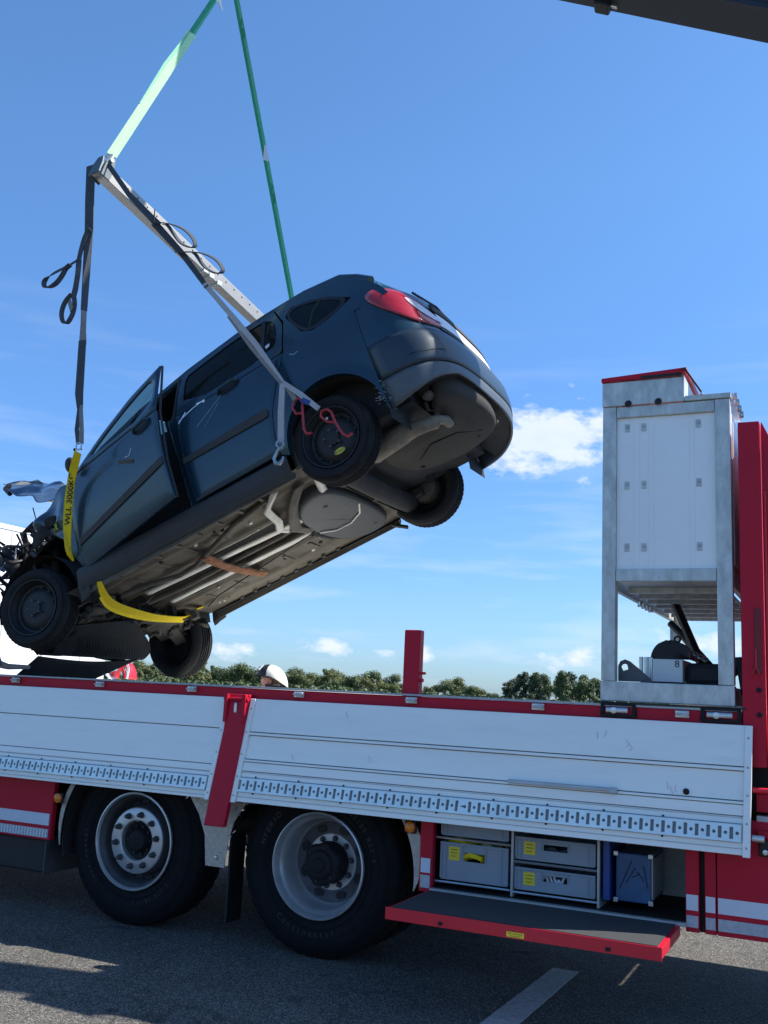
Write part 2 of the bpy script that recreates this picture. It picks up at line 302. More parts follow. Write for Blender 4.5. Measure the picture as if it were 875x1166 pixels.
# ================================================================== TRUCK
TR = thing('recovery_truck', 'red recovery truck with aluminium dropsides, its open locker step folded down', 'truck', (-3, 1.25, 0))
RX0 = -9.0
G().box(RX0, -.12, .13, 2.37, 1.42, 1.508).build('deck', ALU, TR, bev=.004)
G().box(RX0, -.47, .012, .10, 1.43, 1.508).build('side_rail', RED, TR, bev=.005)
G().box(RX0, -.47, .0, .115, 1.5095, 1.521).build('rail_cap', ALUD, TR, bev=.003)
G().box(RX0, -.47, 2.40, 2.49, 1.43, 1.508).build('side_rail', RED, TR, bev=.005)
G().box(RX0, -.47, 2.385, 2.50, 1.5095, 1.521).build('rail_cap', ALUD, TR, bev=.003)
for y in (.78, 1.60): G().box(RX0, 3.2, y, y+.09, .82, 1.12).build('chassis_rail', DARK, TR, bev=.005)
for i in range(17): G().box(-8.8+i*.5, -8.74+i*.5, .15, 2.35, 1.30, 1.415).build('cross_member', DARK, TR)
G().box(-.118, 1.6, .06, 1.98, 1.30, 1.42).build('added_shade_plate', DARK, TR, bev=.006)  # unseen plate added to shade the ground below the bed end
# inner bulk behind the wheels
G().box(-4.9, -2.2, .98, 1.5, .75, 1.25).build('suspension_housing', DARK, TR, bev=.02)
G().box(-2.16, -.2, .72, .76, .35, 1.3).build('inner_partition', DARK, TR)
G().box(-9, -4.85, .55, .6, .3, 1.3).build('inner_partition', DARK, TR)
# --- dropsides
TILT = .09/.61
def dropside(x0, x1, x0b, x1b, planks, rail, label, handle=False):
    """hangs from the side rail; s = distance down the board, n = outwards"""
    zt, y0 = 1.447, -.012; ct = cos(math.atan(TILT)); st = sin(math.atan(TILT))
    def P(x, s, n): return Vector((x+(0 if x > (x0+x1)/2 else 1)*(x0b-x0)*s/.6+(x1b-x1)*(1 if x > (x0+x1)/2 else 0)*s/.6, y0-s*st-n*ct, zt-s*ct+n*st*0))
    def slab(g, a, b, s0, s1, n0, n1):
        vs = [P(x, s, n) for n in (n0, n1) for x, s in ((a, s0), (b, s0), (b, s1), (a, s1))]
        return g.add(vs, [(0, 3, 2, 1), (4, 5, 6, 7), (0, 1, 5, 4), (1, 2, 6, 5), (2, 3, 7, 6), (3, 0, 4, 7)])
    root = slab(G(), x0+.003, x1-.003, .004, .606, -.012, .0).build('dropside_board', RIMD, TR, label=label)
    e = .035
    for s0, s1, n in planks: slab(G(), x0+e, x1-e, s0, s1, .001, n).build('plank', ALU, root, bev=.003)
    for a, b in ((x0, x0+e), (x1-e, x1)):
        slab(G(), a, b, 0, .612, .0, .024).build('end_frame', ALU, root, bev=.004)
    for a in (x0+e/2, x1-e/2):
        g = G()
        for s in (.06, .2, .33, .46, .57): c = P(a, s, .0245); g.lathe([(0, .002), (.005, .0015), (.006, 0)], c, (0, -1, 0), 8)
        g.build('rivet_row', ALUD, root)
    # lashing rail: zinc strip with slots and holes
    s0, s1 = rail; a, b = x0+e+.006, x1-e-.006; pitch = .104
    slab(G(), a, b, s0-.004, s1+.004, .0145, .0155).build('rail_backing', mat('slot_grey', (.24, .26, .27), .6), root)
    g = G(); h = s1-s0; n1, n0 = .030, .018
    slab(g, a, b, s0, s0+h*.16, n0, n1); slab(g, a, b, s1-h*.16, s1, n0, n1)
    sa, sb = s0+h*.16, s1-h*.16; cw = .052; k = int((b-a)/cw)
    for i in range(k):
        u0 = a+(b-a)*i/k; u1 = a+(b-a)*(i+1)/k; ua = u0+.017
        # bar with an octagonal hole
        cx, cs = (ua+u1)/2, (sa+sb)/2; rect = [(ua, sa), (cx, sa), (u1, sa), (u1, cs), (u1, sb), (cx, sb), (ua, sb), (ua, cs)]
        ho = [(cx+.0085*cos(t), cs+.0085*sin(t)) for t in [pi*1.25+pi/4*q for q in range(8)]]
        vs = [P(p[0], p[1], n1) for p in rect]+[P(p[0], p[1], n1) for p in ho]+[P(p[0], p[1], .016) for p in ho]
        fs = [(q, (q+1) % 8, 8+(q+1) % 8, 8+q) for q in range(8)]+[(8+q, 8+(q+1) % 8, 16+(q+1) % 8, 16+q) for q in range(8)]
        vs += [P(ua, sa, n1), P(ua, sb, n1), P(ua, sb, .016), P(ua, sa, .016), P(u1, sa, n1), P(u1, sb, n1), P(u1, sb, .016), P(u1, sa, .016)]
        fs += [(24, 25, 26, 27), (28, 29, 30, 31)]
        g.add(vs, fs)
    g.build('lashing_rail', ZINC, root, fixn=False)
    g = G()
    for i in range(int((b-a)/.29)):
        for s in (s0-.007, s1+.007): g.lathe([(0, -.002), (.005, -.001), (.006, 0)], P(a+.1+i*.29, s, .0165), (0, -1, 0), 8)
    g.build('rivet_row', DARK, root)
    # thin darker strips painting in the shade of grooves
    for s in (rail[0]-.03, rail[1]+.03): slab(G(), x0+e, x1-e, s-.0015, s+.0015, .0125, .0145).build('groove_shade', ALUD, root)
    if handle:
        slab(G(), -1.62, -1.06, .345, .365, .02, .04).build('pull_handle', ALUD, root, bev=.004)
        slab(G(), -1.09, -1.05, .343, .372, .02, .046).build('handle_end', ALUD, root, bev=.004)
        c = P(-.72, .335, .012); G().lathe([(0, .012), (.012, .010), (.016, 0)], c, (0, -1, 0), 10).build('bolt', DARK, root)
    return root
dropside(RX0, -3.43, RX0, -3.475, [(.0, .186, .012), (.190, .402, .008), (.4055, .444, .014), (.4475, .605, .009)], (.475, .555), 'left dropside board above the rear wheel')
dropside(-3.285, -.42, -3.325, -.435, [(.0, .196, .014), (.2005, .216, .020), (.220, .356, .007), (.360, .372, .020), (.3755, .426, .014), (.4295, .605, .010)], (.465, .545), 'right dropside board with a long pull handle', True)
# --- latches on the rail
for X in (-5.95, -5.231, -4.487, -3.746, -2.969, -2.238, -1.50, -.755):
    r = G().box(X-.034, X+.034, -.006, .011, 1.468, 1.503).build('latch', STEEL, TR, bev=.003)
    g = G().box(X-.012, X+.03, -.022, -.007, 1.474, 1.498); g.build('latch_tongue', GALV, r, bev=.003)
    G().tube([(X-.03, -.02, 1.486), (X+.036, -.02, 1.486)], .006, 8).build('latch_pin', STEEL, r, smooth=40)
# --- slanted red centre post between the boards
r = G().prism([(-3.45, 1.47), (-3.29, 1.47), (-3.295, 1.25), (-3.335, .70), (-3.475, .70), (-3.44, 1.25)], lambda x, z: Vector((x, -.045-(1.45-z)*.15, z)), lambda x, z: Vector((x, -.005-(1.45-z)*.15, z))).build('centre_post', RED, TR, bev=.006)
G().box(-3.386, -3.362, -.065, -.048, 1.355, 1.42).build('post_slot', STEEL, r, bev=.008)
for x in (-3.44, -3.31): G().box(x-.012, x+.012, -.075, -.04, 1.30, 1.47).build('post_lug', RED, r, bev=.005)
G().tube([(-3.46, -.055, 1.44), (-3.29, -.055, 1.44)], .011, 10).build('hinge_pin', RED, r, smooth=40)
# --- stake
r = G().box(-2.311, -2.212, .025, .09, 1.45, 1.885).build('stake_post', RED, TR, bev=.007)
G().tube([(-2.214, .05, 1.64), (-2.18, .05, 1.64)], .008, 8).build('stake_pin', REDB, r, smooth=40)
G().tube([(-2.214, .05, 1.60), (-2.192, .05, 1.60)], .011, 8).build('stake_pin', REDB, r, smooth=40)
# --- container pockets with rollers under the rack
for a, b in ((-1.165, -.985), (-.665, -.475)):
    r = G().box(a, b, -.006, .012, 1.452, 1.468).box(a, a+.018, -.006, .012, 1.468, 1.52).box(b-.018, b, -.006, .012, 1.468, 1.52).box(a, b, -.006, .012, 1.512, 1.527).build('twist_lock_pocket', DARK, TR, bev=.003)
    G().tube([(a+.03, -.001, 1.489), (b-.04, -.001, 1.489)], .016, 12).build('pocket_roller', STEEL, r, smooth=40)
    G().lathe([(0, -.02), (.016, -.018), (.018, 0)], ((a+b)/2-.02, -.0, 1.487), (0, 1, 0), 12).build('roller_bolt', STEEL, r, smooth=40)
G().box(-1.2, -.45, -.003, .10, 1.5215, 1.531).build('rubber_strip', BLK, TR)
# --- wheels
def tyre_profile(R, rb, wd, y0, bul):
    # outside bead -> sidewall -> shoulder -> tread -> mirrored
    sd = [(rb, y0+.02), (rb+.012, y0+.008), (rb+(R-rb)*.30, y0-bul*.7), (rb+(R-rb)*.5, y0-bul), (rb+(R-rb)*.72, y0-bul*.75), (R-.035, y0+.004), (R-.015, y0+.016)]
    tr = [(R, y0+.032)]
    k = 4; w0 = y0+.032; w1 = y0+wd-.032
    for i in range(k):
        c = w0+(w1-w0)*(i+1)/(k+1); tr += [(R+.001, c-.008), (R-.012, c-.006), (R-.012, c+.006), (R+.001, c+.008)]
    tr += [(R, w1)]
    return sd, tr, [(r, 2*y0+wd-h) for r, h in reversed(sd)]
def tyre(g, c, ax, R, rb, wd, y0=0., bul=.012, n=96, tread=.006, period=3):
    a, b, d = tyre_profile(R, rb, wd, y0, bul); pr = a+b+d; lo = len(a)-2; hi = len(a)+len(b)+1
    def mod(k, j):
        if lo <= j <= hi:
            q = (k + (j-lo)//4) % period
            return -tread if q == 0 else 0
        return 0
    return g.lathe(pr, c, ax, n, mod=mod)
def board_marks():
    g = G(); rn = random.Random(3)
    for x, s in ((-1.17, .07), (-1.13, .06), (-1.0, .12), (-1.02, .10), (-.78, .30), (-.80, .31), (-.82, .29), (-2.45, .28), (-2.62, .04), (-2.95, .30)):
        pts = [Vector((x+rn.uniform(-.01, .01), -.030-s*TILT-.002, 1.445-s-q*.018)) for q in range(3)]
        g.ribbon(pts, (1, 0, 0), .0022, .0008)
    g.build('scratch_marks', ALUD, TR, fixn=False)
board_marks()
def wheel_truck(X, kind):
    Y = .10; Z = .512
    c = (X, Y, Z); ax = (0, 1, 0)
    root = tyre(G(), c, ax, .517, .292, .30, 0, .02, 160, .007, 4).build('wheel', RUB, TR, smooth=45)
    g = G()
    for rr in (.345, .40, .455): g.lathe([(rr, -.0195), (rr+.003, -.0225), (rr+.006, -.0195)], c, ax, 72)
    g.build('sidewall_ring', RUB, root, smooth=50)
    def arc_text(g, t, a0, r, size, flip=1):
        n = len(t); step = size*.74/r
        for i, ch in enumerate(t):
            if ch == ' ': continue
            an = a0 - flip*(i-(n-1)/2)*step
            def fn(x, y, z, an=an):
                if flip < 0: yy = r-y; xx = -x
                else: yy = r+y; xx = x
                ox = cos(an)*yy + sin(an)*xx; oz = sin(an)*yy - cos(an)*xx
                return Vector((X+ox, Y-.0235-z, Z+oz))
            text_geo(ch, size, fn, g)
        return g
    g = G()
    if kind == 'drive':
        arc_text(g, 'Continental', radians(-98), .375, .05, -1); arc_text(g, 'HYBRID', radians(150), .375, .05); arc_text(g, '315/80 R22.5', radians(35), .375, .04)
    else:
        arc_text(g, 'Continental', radians(200), .375, .045); arc_text(g, '315/80 R22.5', radians(-60), .375, .035, -1)
    g.build('sidewall_lettering', mat_letter, root, fixn=False)
    if kind == 'tag':
        pr = [(.296, .02), (.303, -.002), (.300, -.012), (.292, -.014), (.286, -.004), (.279, .02), (.268, .03), (.262, .05), (.258, .10), (.245, .13), (.228, .12), (.215, .07), (.205, .055), (.198, .042), (.192, .034), (.19, .032)]
        rim = G().lathe(pr, c, ax, 72).build('rim', RIMD, root, smooth=35)
        G().lathe([(.297, .01), (.304, -.004), (.301, -.014), (.292, -.016), (.286, -.006), (.282, .012)], c, ax, 72).build('rim_flange', RIM1, root, smooth=50)
        G().lathe([(.206, .036), (.203, .026), (.196, .022), (.128, .022), (.122, .028), (.12, .07)], c, ax, 72).build('bolt_ring', RIM1, root, smooth=35)
        g = G()
        for k in range(20):
            t = 2*pi*k/20; cx, cz = X+.234*cos(t), Z+.234*sin(t)
            g.lathe([(0, 0), (.011, 0), (.014, .004)], (cx, Y+.112, cz), ax, 10)
        g.build('vent_hole', GASK, root)
        for k in range(10):
            t = 2*pi*(k+.25)/10; cx, cz = X+.1615*cos(t), Z+.1615*sin(t)
            G().lathe([(0, -.018), (.010, -.018), (.013, -.012), (.0165, .0), (.0165, .018), (.022, .0185), (.023, .022)], (cx, Y, cz), ax, 6).build('wheel_nut', RIMD, root, smooth=20)
        G().lathe([(.118, .06), (.112, .05), (.095, .055), (.078, .065), (.066, .03), (.060, .02), (.03, .012), (0, .012)], c, ax, 40).build('hub', DARK, root, smooth=35)
        g = G()
        for k in range(10):
            t = 2*pi*k/10; G().lathe([(0, -.01), (.008, -.01), (.009, 0)], (X+.088*cos(t), Y+.055, Z+.088*sin(t)), ax, 6).build('hub_bolt', BLK, root)
    else:
        pr = [(.296, .02), (.303, -.002), (.300, -.014), (.292, -.017), (.286, -.006), (.279, .02), (.272, .036), (.262, .046), (.255, .075), (.25, .12), (.243, .155), (.234, .170), (.215, .182), (.19, .188), (.10, .19)]
        G().lathe(pr, c, ax, 72).build('rim', RIM1, root, smooth=40)
        G().lathe([(.232, .1685), (.215, .178), (.175, .183), (.11, .184)], c, ax, 60).build('wheel_disc', RIMD, root, smooth=40)
        g = G()
        for k in range(8):
            t = 2*pi*(k+.5)/8; cx, cz = X+.196*cos(t), Z+.196*sin(t)
            vs = [Vector((cx+cos(t)*.022*cos(q)-sin(t)*.032*sin(q), Y+.168, cz+sin(t)*.022*cos(q)+cos(t)*.032*sin(q))) for q in [2*pi*m/14 for m in range(14)]]
            G().add(vs, [tuple(range(14))]).build('hand_hole', GASK, root, solid=.002, fixn=False)
        G().lathe([(.165, .182), (.163, .172), (.158, .168), (.105, .168)], c, ax, 60).build('bolt_ring', RIM1, root, smooth=35)
        for k in range(10):
            t = 2*pi*(k+.25)/10; cx, cz = X+.1385*cos(t), Z+.1385*sin(t)
            G().lathe([(0, -.018), (.010, -.018), (.0145, -.008), (.0145, .008), (.02, .009)], (cx, Y+.158, cz), ax, 6).build('wheel_nut', RIMD, root, smooth=20)
        pr = [(.118, .168), (.118, .10), (.116, .05), (.106, .036), (.085, .03), (.075, .014), (.062, .008), (.042, .008), (.036, .0), (0, .0)]
        G().lathe(pr, c, ax, 60, mod=lambda k, j: (.010 if (j in (1, 2, 3) and (k//5) % 2) else 0)).build('hub', DARK, root, smooth=30)
        g = G()
        for k in range(6):
            t = 2*pi*(k+.3)/6; G().lathe([(0, -.006), (.009, -.006), (.010, .004)], (X+.095*cos(t), Y+.034, Z+.095*sin(t)), ax, 6).build('hub_bolt', BLK, root)
        tyre(G(), (X, Y+.345, Z), ax, .525, .292, .30, 0, .02, 96, .007, 4).build('inner_tyre', RUB, root, smooth=45)
    return root
mat_letter = mat('raised_tyre_lettering', (.030, .030, .031), .6, 0, .1, 20)
wheel_truck(-4.172, 'tag'); wheel_truck(-2.832, 'drive')
for X in (-4.13, -2.785): G().tube([(X, .3, .52), (X, 2.3, .52)], .08, 14).build('axle', DARK, TR, smooth=40)
# far side wheels
for X in (-4.13, -2.785):
    r = tyre(G(), (X, 2.1, .52), (0, 1, 0), .525, .292, .30, 0, .02, 72, .007, 4).build('wheel', RUB, TR, smooth=45)
    G().lathe([(.295, .0), (.26, .06), (.2, .12), (.09, .12), (0, .1)], (X, 2.1, .52), (0, 1, 0), 36).build('rim', RIMD, r, smooth=40)
# --- mudguards
def arc_sheet(X, r0, r1, a0, a1, y0, y1, name, m, n=18):
    g = G()
    def f(u, v):
        t = radians(a0+(a1-a0)*u); pts = [(r0, y0), (r1, y0), (r1, y1), (r0, y1), (r0, y0)]; r, y = pts[int(round(v*4))]
        return Vector((X+r*cos(t), y, .52+r*sin(t)))
    g.grid(f, n, 4); return g.build(name, m, TR, smooth=35)
arc_sheet(-4.13, .585, .592, 35, 195, .05, .55, 'mudguard', BLKD); arc_sheet(-2.785, .585, .592, -3, 150, .05, .72, 'mudguard', BLKD)
def arc_plate(X, fr0, fr1, a0, a1, y, name, m, n=20):
    g = G()
    def f(u, v):
        t = radians(a0+(a1-a0)*u); r = fr0(u)+(fr1(u)-fr0(u))*v; return Vector((X+r*cos(t), y, .52+r*sin(t)))
    g.grid(f, n, 2); return g.build(name, m, TR, solid=.006)
arc_plate(-4.13, lambda u: .592, lambda u: .592+.035*sin(pi*(.25+.7*u)), 140, 188, .03, 'mudguard_edge', CHEQ)
arc_plate(-2.785, lambda u: .592, lambda u: .592+.07*sin(pi*(.12+.86*u)), 40, -6, .03, 'mudguard_edge', CHEQ)
YP = [(-3.76, .92), (-3.70, .845), (-3.62, .74), (-3.565, .62), (-3.545, .446), (-3.412, .446), (-3.395, .6), (-3.36, .72), (-3.28, .84), (-3.22, .92)]
r = G().prism(YP, lambda x, z: Vector((x, -.002, z)), lambda x, z: Vector((x, .004, z))).build('mudguard_bracket_plate', CHEQ, TR)
g = G()   # raised chequer bars
for i in range(9):
    for j in range(13):
        x = -3.74+i*.055+(.0275 if j % 2 else 0); z = .455+j*.034
        ok = z > .82 or (-3.545+max(0, z-.62)*.0-.16*max(0, (z-.6))/.25 < x-.012 and x+.012 < -3.41+.13*max(0, (z-.5))/.3)
        if ok and -3.74 < x < -3.25:
            s = 1 if (i+j) % 2 else -1; d = Vector((.013, 0, .011*s)); q = Vector((x, -.0035, z)); w_ = Vector((-.0022*s, 0, .0026))
            g.add([q-d, q+w_, q+d, q-w_], [(0, 1, 2, 3)])
g.build('chequer_bars', STEEL, r, solid=.002, fixn=False)
G().lathe([(0, -.012), (.010, -.01), (.013, 0)], (-3.47, -.004, .50), (0, 1, 0), 12).build('bolt', STEEL, r, smooth=40)
G().box(-3.475, -3.46, .14, .30, .10, .62).build('mud_flap', GASK, TR)
# --- marker lamps
for x, z in ((-4.745, .735), (-2.216, .797)):
    r = G().box(x-.034, x+.034, .0, .02, z-.034, z+.034).build('marker_lamp', BLK, TR, bev=.006)
    g = G().lathe([(0, -.014), (.017, -.014), (.03, -.008), (.033, 0)], (x, .0, z), (0, 1, 0), 8); g.build('lamp_lens', ORANGE, r, smooth=30)
    G().lathe([(0, -.018), (.009, -.017), (.012, -.0145)], (x, .0, z), (0, 1, 0), 12).build('lamp_reflector', mat('amber_core_%d' % (x > -3), (.9, .35, .03), .2), r, smooth=40)
# --- left skirt panel
G().box(RX0, -4.79, .008, .05, .46, .90).build('skirt_panel', RED, TR, bev=.004)
G().box(RX0, -4.805, .003, .0065, .553, .628).build('white_stripe', REFW, TR)
r = G().box(RX0, -4.805, .003, .0065, .474, .530).build('chevron_stripe', REFG, TR)
g = G()
for i in range(48):
    for k in range(2):
        x = -4.83-i*.026; z0 = .477+k*.026; q = [(x, z0), (x+.009, z0), (x+.018, z0+.0125), (x+.009, z0+.025), (x, z0+.025), (x+.009, z0+.0125)]
        g.prism(q, lambda a, b: Vector((a, .0015, b)), lambda a, b: Vector((a, .0028, b)))
g.build('chevron_marks', WHITE, r)
r = G().box(RX0, -4.86, .06, .55, .24, .452).build('storage_box', BLK, TR, bev=.012)
G().box(-4.858, -4.85, .05, .56, .235, .47).build('box_end_plate', RIMD, r)
G().box(-4.85, -4.66, .35, .36, .36, .80).build('stay_plate', RIMD, TR)
# --- far side boards and skirts
G().box(RX0, -.47, 2.505, 2.53, .85, 1.44).build('far_dropside', ALU, TR, bev=.004)
G().box(RX0, -4.79, 2.44, 2.48, .46, 1.40).build('far_skirt', RED, TR, bev=.004)
G().box(-2.10, -.75, 2.44, 2.48, .46, 1.40).build('far_skirt', RED, TR, bev=.004)
# --- locker
G().box(-2.15, -2.075, -.004, .04, .47, 1.40).build('locker_post', RED, TR, bev=.004)
G().box(-2.14, -2.085, -.0085, -.0055, .570, .645).build('white_stripe', REFW, TR); G().box(-2.14, -2.085, -.0085, -.0055, .492, .558).build('grey_stripe', REFG, TR)
L = G().box(-2.075, -.74, .0, .66, .485, .50).build('locker_floor', DARK, TR)
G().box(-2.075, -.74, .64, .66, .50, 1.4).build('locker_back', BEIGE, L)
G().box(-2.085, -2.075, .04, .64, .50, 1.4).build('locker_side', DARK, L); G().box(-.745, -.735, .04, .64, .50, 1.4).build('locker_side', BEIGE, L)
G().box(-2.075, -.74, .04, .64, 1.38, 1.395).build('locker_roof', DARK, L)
for x in (-1.635, -1.178): G().box(x-.006, x+.006, .03, .6, .50, 1.38).build('divider', ALUD, L)
for a, b, z in ((-2.07, -1.645, .757), (-2.07, -1.645, .528), (-1.63, -1.185, .678), (-1.63, -1.185, .524)):
    G().box(a+.02, b, .07, .6, z-.012, z-.006).build('shelf', ALUD, L)
    r = G().tube([(a, .035, z), (b, .035, z)], .006, 8).build('shelf_rod', STEEL, L, smooth=40)
G().box(-2.075, -.74, -.03, .0, .478, .497).build('sill_strip', ALUD, L)
G().box(-.735, -.60, .055, .06, .45, 1.3).build('gap_shade_plate', GASK, TR)  # dark sheet painting the shade between the skirt pillars
# fold-down step
st = G().box(-2.09, -.768, -.553, -.02, .434, .482).build('fold_down_step', RED, TR, bev=.004)
G().box(-2.07, -.79, -.535, -.03, .483, .487).build('tread_mat', GRIT, st)
G().box(-2.092, -.766, -.560, -.554, .430, .488).build('front_lip', REDB, st, bev=.002)  # brighter red than the step puts a lit edge into the colour
G().box(-1.47, -1.385, -.5625, -.5605, .437, .460).build('warning_sticker', YSTK, st)
text_geo('Max. Belastung', .011, lambda x, y, z: Vector((-1.428+x, -.5628, .453+y))).build('sticker_print', INK, st, fixn=False)
text_geo('Achtung Stufe', .009, lambda x, y, z: Vector((-1.428+x, -.5628, .443+y))).build('sticker_print', INK, st, fixn=False)
for x in (-1.80, -1.0): G().box(x-.012, x+.012, -.5645, -.5605, .440, .456).build('edge_latch', DARK, st, bev=.003)
for x in (-1.62, -.85): G().box(x-.04, x+.04, -.02, .03, .478, .498).build('step_hinge', STEEL, st, bev=.004)
# --- right skirt
for a, b in ((-.745, -.682), (-.655, -.603), (-.598, .55)):
    G().box(a, b, -.002, .05, .455, 1.33 if b < .0 else 1.0).build('skirt_panel', RED, TR, bev=.004)
    G().box(a+.004, b-.004, -.0065, -.0035, .556, .628).build('white_stripe', REFW, TR); G().box(a+.004, b-.004, -.0065, -.0035, .478, .532).build('grey_stripe', REFG, TR)
# --- end of body: red bulkhead post and cabinet, fittings beside the board
r = G().box(-.468, -.362, -.0, .14, 1.25, 2.985).build('bulkhead_post', RED, TR, bev=.006)
cab = G().box(-.40, -.366, .142, 2.4, 1.25, 2.975).build('bulkhead_panel', RED, TR, bev=.004)
G().box(-.366, -.335, .16, .22, 1.25, 2.97).build('bulkhead_stiffener', RED, cab, bev=.004)
G().prism([(-.3575, 2.985), (-.352, 2.985), (-.27, 2.80), (-.27, 1.30), (-.3575, 1.30)], lambda x, z: Vector((x, .03, z)), lambda x, z: Vector((x, .055, z))).build('post_flange', RED, cab, bev=.004)
G().tube([(-.345, .022, 2.62), (-.345, .018, 2.0), (-.345, .022, 1.36), (-.33, .03, 1.29)], .007, 8).build('lit_edge_line', REDB, cab, smooth=40)  # tube added in brighter red to draw the sunlit edge
G().box(-.405, -.375, -.008, .0, 1.70, 2.02).build('post_shade_plate', mat('shaded_red', (.18, .008, .014), .5), r, bev=.004)  # raised plate in darker red paints the shade of a recess
for z in (1.95, 1.90, 1.62, 1.50): G().lathe([(0, -.008), (.011, -.007), (.013, 0)], (-.39, .0, z), (0, 1, 0), 12).build('post_bolt', DARK, r, smooth=40)
G().tube([(-.40, -.012, 1.82), (-.40, -.014, 1.73), (-.385, -.012, 1.70), (-.40, -.012, 1.685), (-.42, -.012, 1.70), (-.40, -.012, 1.73)], .004, 6).build('safety_chain', REDB, r, smooth=40)
G().box(-.47, .55, .20, .24, 1.02, 1.30).build('recess_shade_plate', GASK, TR)  # black plate painting the shade of the open gap
G().tube([(-.425, -.03, 1.145), (.5, -.03, 1.145)], .014, 10).build('sunlit_red_strip', REDB, TR, smooth=40)  # brighter red stands in for sunlight on this strip
G().box(-.415, .5, .02, .10, 1.04, 1.125).build('lower_rail', RED, TR, bev=.004)
G().box(-.415, .5, .0, .08, .965, 1.025).build('alloy_strip', ALUD, TR, bev=.004)
G().box(-.41, -.33, -.02, .05, .925, .958).build('red_catch', RED, TR, bev=.004)
r = G().box(-.405, -.2, -.02, .08, .84, .915).build('tail_connector', BLK, TR, bev=.006)
G().lathe([(0, -.012), (.012, -.01), (.014, 0)], (-.375, -.02, .862), (0, 1, 0), 12).build('connector_bolt', STEEL, r, smooth=40)
G().tube([(-.43, -.055, .925), (-.375, -.055, .925)], .018, 10).build('board_pin', STEEL, TR, smooth=40)

# ================================================================== crates and boxes in the locker
def crate(x0, x1, y0, y1, z0, z1, label, group, sticker=True):
    t = thing('storage_crate', label, 'crate', ((x0+x1)/2, (y0+y1)/2, z0), group)
    g = G(); w_ = .006; hx0 = x0+(x1-x0)*.36; hx1 = x0+(x1-x0)*.66; hz1 = z1-(z1-z0)*.24; hz0 = z1-(z1-z0)*.46 if z1-z0 > .12 else z1-(z1-z0)*.5
    # front wall with hand opening
    g.box(x0, hx0, y0, y0+w_, z0, z1); g.box(hx1, x1, y0, y0+w_, z0, z1); g.box(hx0, hx1, y0, y0+w_, z0, hz0); g.box(hx0, hx1, y0, y0+w_, hz1, z1)
    g.box(x0, x1, y1-w_, y1, z0, z1); g.box(x0, x0+w_, y0+w_, y1-w_, z0, z1); g.box(x1-w_, x1, y0+w_, y1-w_, z0, z1); g.box(x0, x1, y0, y1, z0, z0+.004)
    g.build('shell', CRATE, t)
    g = G().box(x0-.004, x1+.004, y0-.006, y0-.0005, z1-.012, z1).box(x0-.004, x0+.010, y0-.005, y0-.0005, z0+.01, z1-.012).box(x1-.010, x1+.004, y0-.005, y0-.0005, z0+.01, z1-.012)
    g.box(x0+.03, x0+.034, y0-.004, y0-.0005, z0+.01, z1-.012).box(x1-.034, x1-.030, y0-.004, y0-.0005, z0+.01, z1-.012).box(hx0-.01, hx0-.006, y0-.004, y0-.0005, hz0, z1-.012).box(hx1+.006, hx1+.01, y0-.004, y0-.0005, hz0, z1-.012)
    g.build('rim_and_ribs', CRATE, t, bev=.0015)
    if sticker:
        sx0 = x0+.045; sz1 = z1-.022; w2, h2 = .062, min(.07, (z1-z0)*.55)
        s = G().box(sx0, sx0+w2, y0-.0015, y0-.0003, sz1-h2, sz1).build('yellow_label', YSTK, t)
        g = G()
        for i in range(3): g.box(sx0+.012, sx0+w2-.012-.008*(i == 2), y0-.0022, y0-.0016, sz1-.016-i*.017, sz1-.013-i*.017)
        g.build('label_lines', INK, s)
    return t
GR = 'grey plastic crates on the locker shelves'
crate(-2.045, -1.665, .05, .50, .536, .735, 'large grey open crate of yellow straps on the lower left locker shelf', GR)
crate(-2.045, -1.665, .05, .50, .765, .93, 'grey crate tucked behind the dropside on the upper left locker shelf', GR, False)
crate(-1.622, -1.20, .05, .50, .686, .805, 'shallow grey crate holding dark gear on the upper middle locker shelf', GR)
crate(-1.622, -1.20, .05, .50, .533, .650, 'shallow grey crate holding white rope on the lower middle locker shelf', GR)
def coil(cx, cy, cz, rx, rz, m, name, label, cat, n=4, seed=0, w=.03):
    rn = random.Random(seed); g = G()
    for k in range(n):
        a = rn.uniform(0, 6.28); pts = [(cx+rx*cos(t+a)*(1-.12*k)+rn.uniform(-.01, .01), cy+.05*sin(t+a)+k*.05, cz+rz*sin(t*2+a)*.5+rn.uniform(-.008, .008)) for t in [2*pi*q/14 for q in range(15)]]
        g.ribbon(pts, [(rn.uniform(-.3, .3), .3, 1)]*15, w, .006)
    return tag(g.build(name, m, label=None), label, cat)
coil(-1.93, .12, .722, .09, .05, YELW, 'lashing_strap', 'yellow lashing strap coiled in the large lower left crate', 'strap', 4, 1)
coil(-1.76, .11, .730, .07, .04, mat('olive_webbing', (.28, .26, .08), .8, 0, .1, 30), 'lashing_strap', 'olive lashing strap beside the yellow one in the large crate', 'strap', 3, 2)
coil(-1.86, .075, .665, .06, .03, YELW, 'lashing_strap', 'yellow strap showing through the hand hole of the large crate', 'strap', 3, 3, .022)
coil(-1.80, .13, .735, .03, .02, BLUEP, 'strap_buckle', 'small blue tie tucked between straps in the large crate', 'strap', 2, 6, .02)
g = G()
for k in range(4): g.tube([(-1.48+k*.028+.02*q, .085, .60+.018*sin(q*3+k)) for q in [i*.25 for i in range(7)]], .007, 6)
tag(g.build('white_rope', WHITE, smooth=40), 'white rope bundle inside the lower middle crate', 'rope')
g = G()
for k in range(3): g.tube([(-1.47+.02*k+q*.03, .09, .745+.01*sin(q*2+k)) for q in range(5)], .009, 6)
tag(g.build('dark_cable', DGREYW, smooth=40), 'dark cable bundle inside the upper middle crate', 'cable')
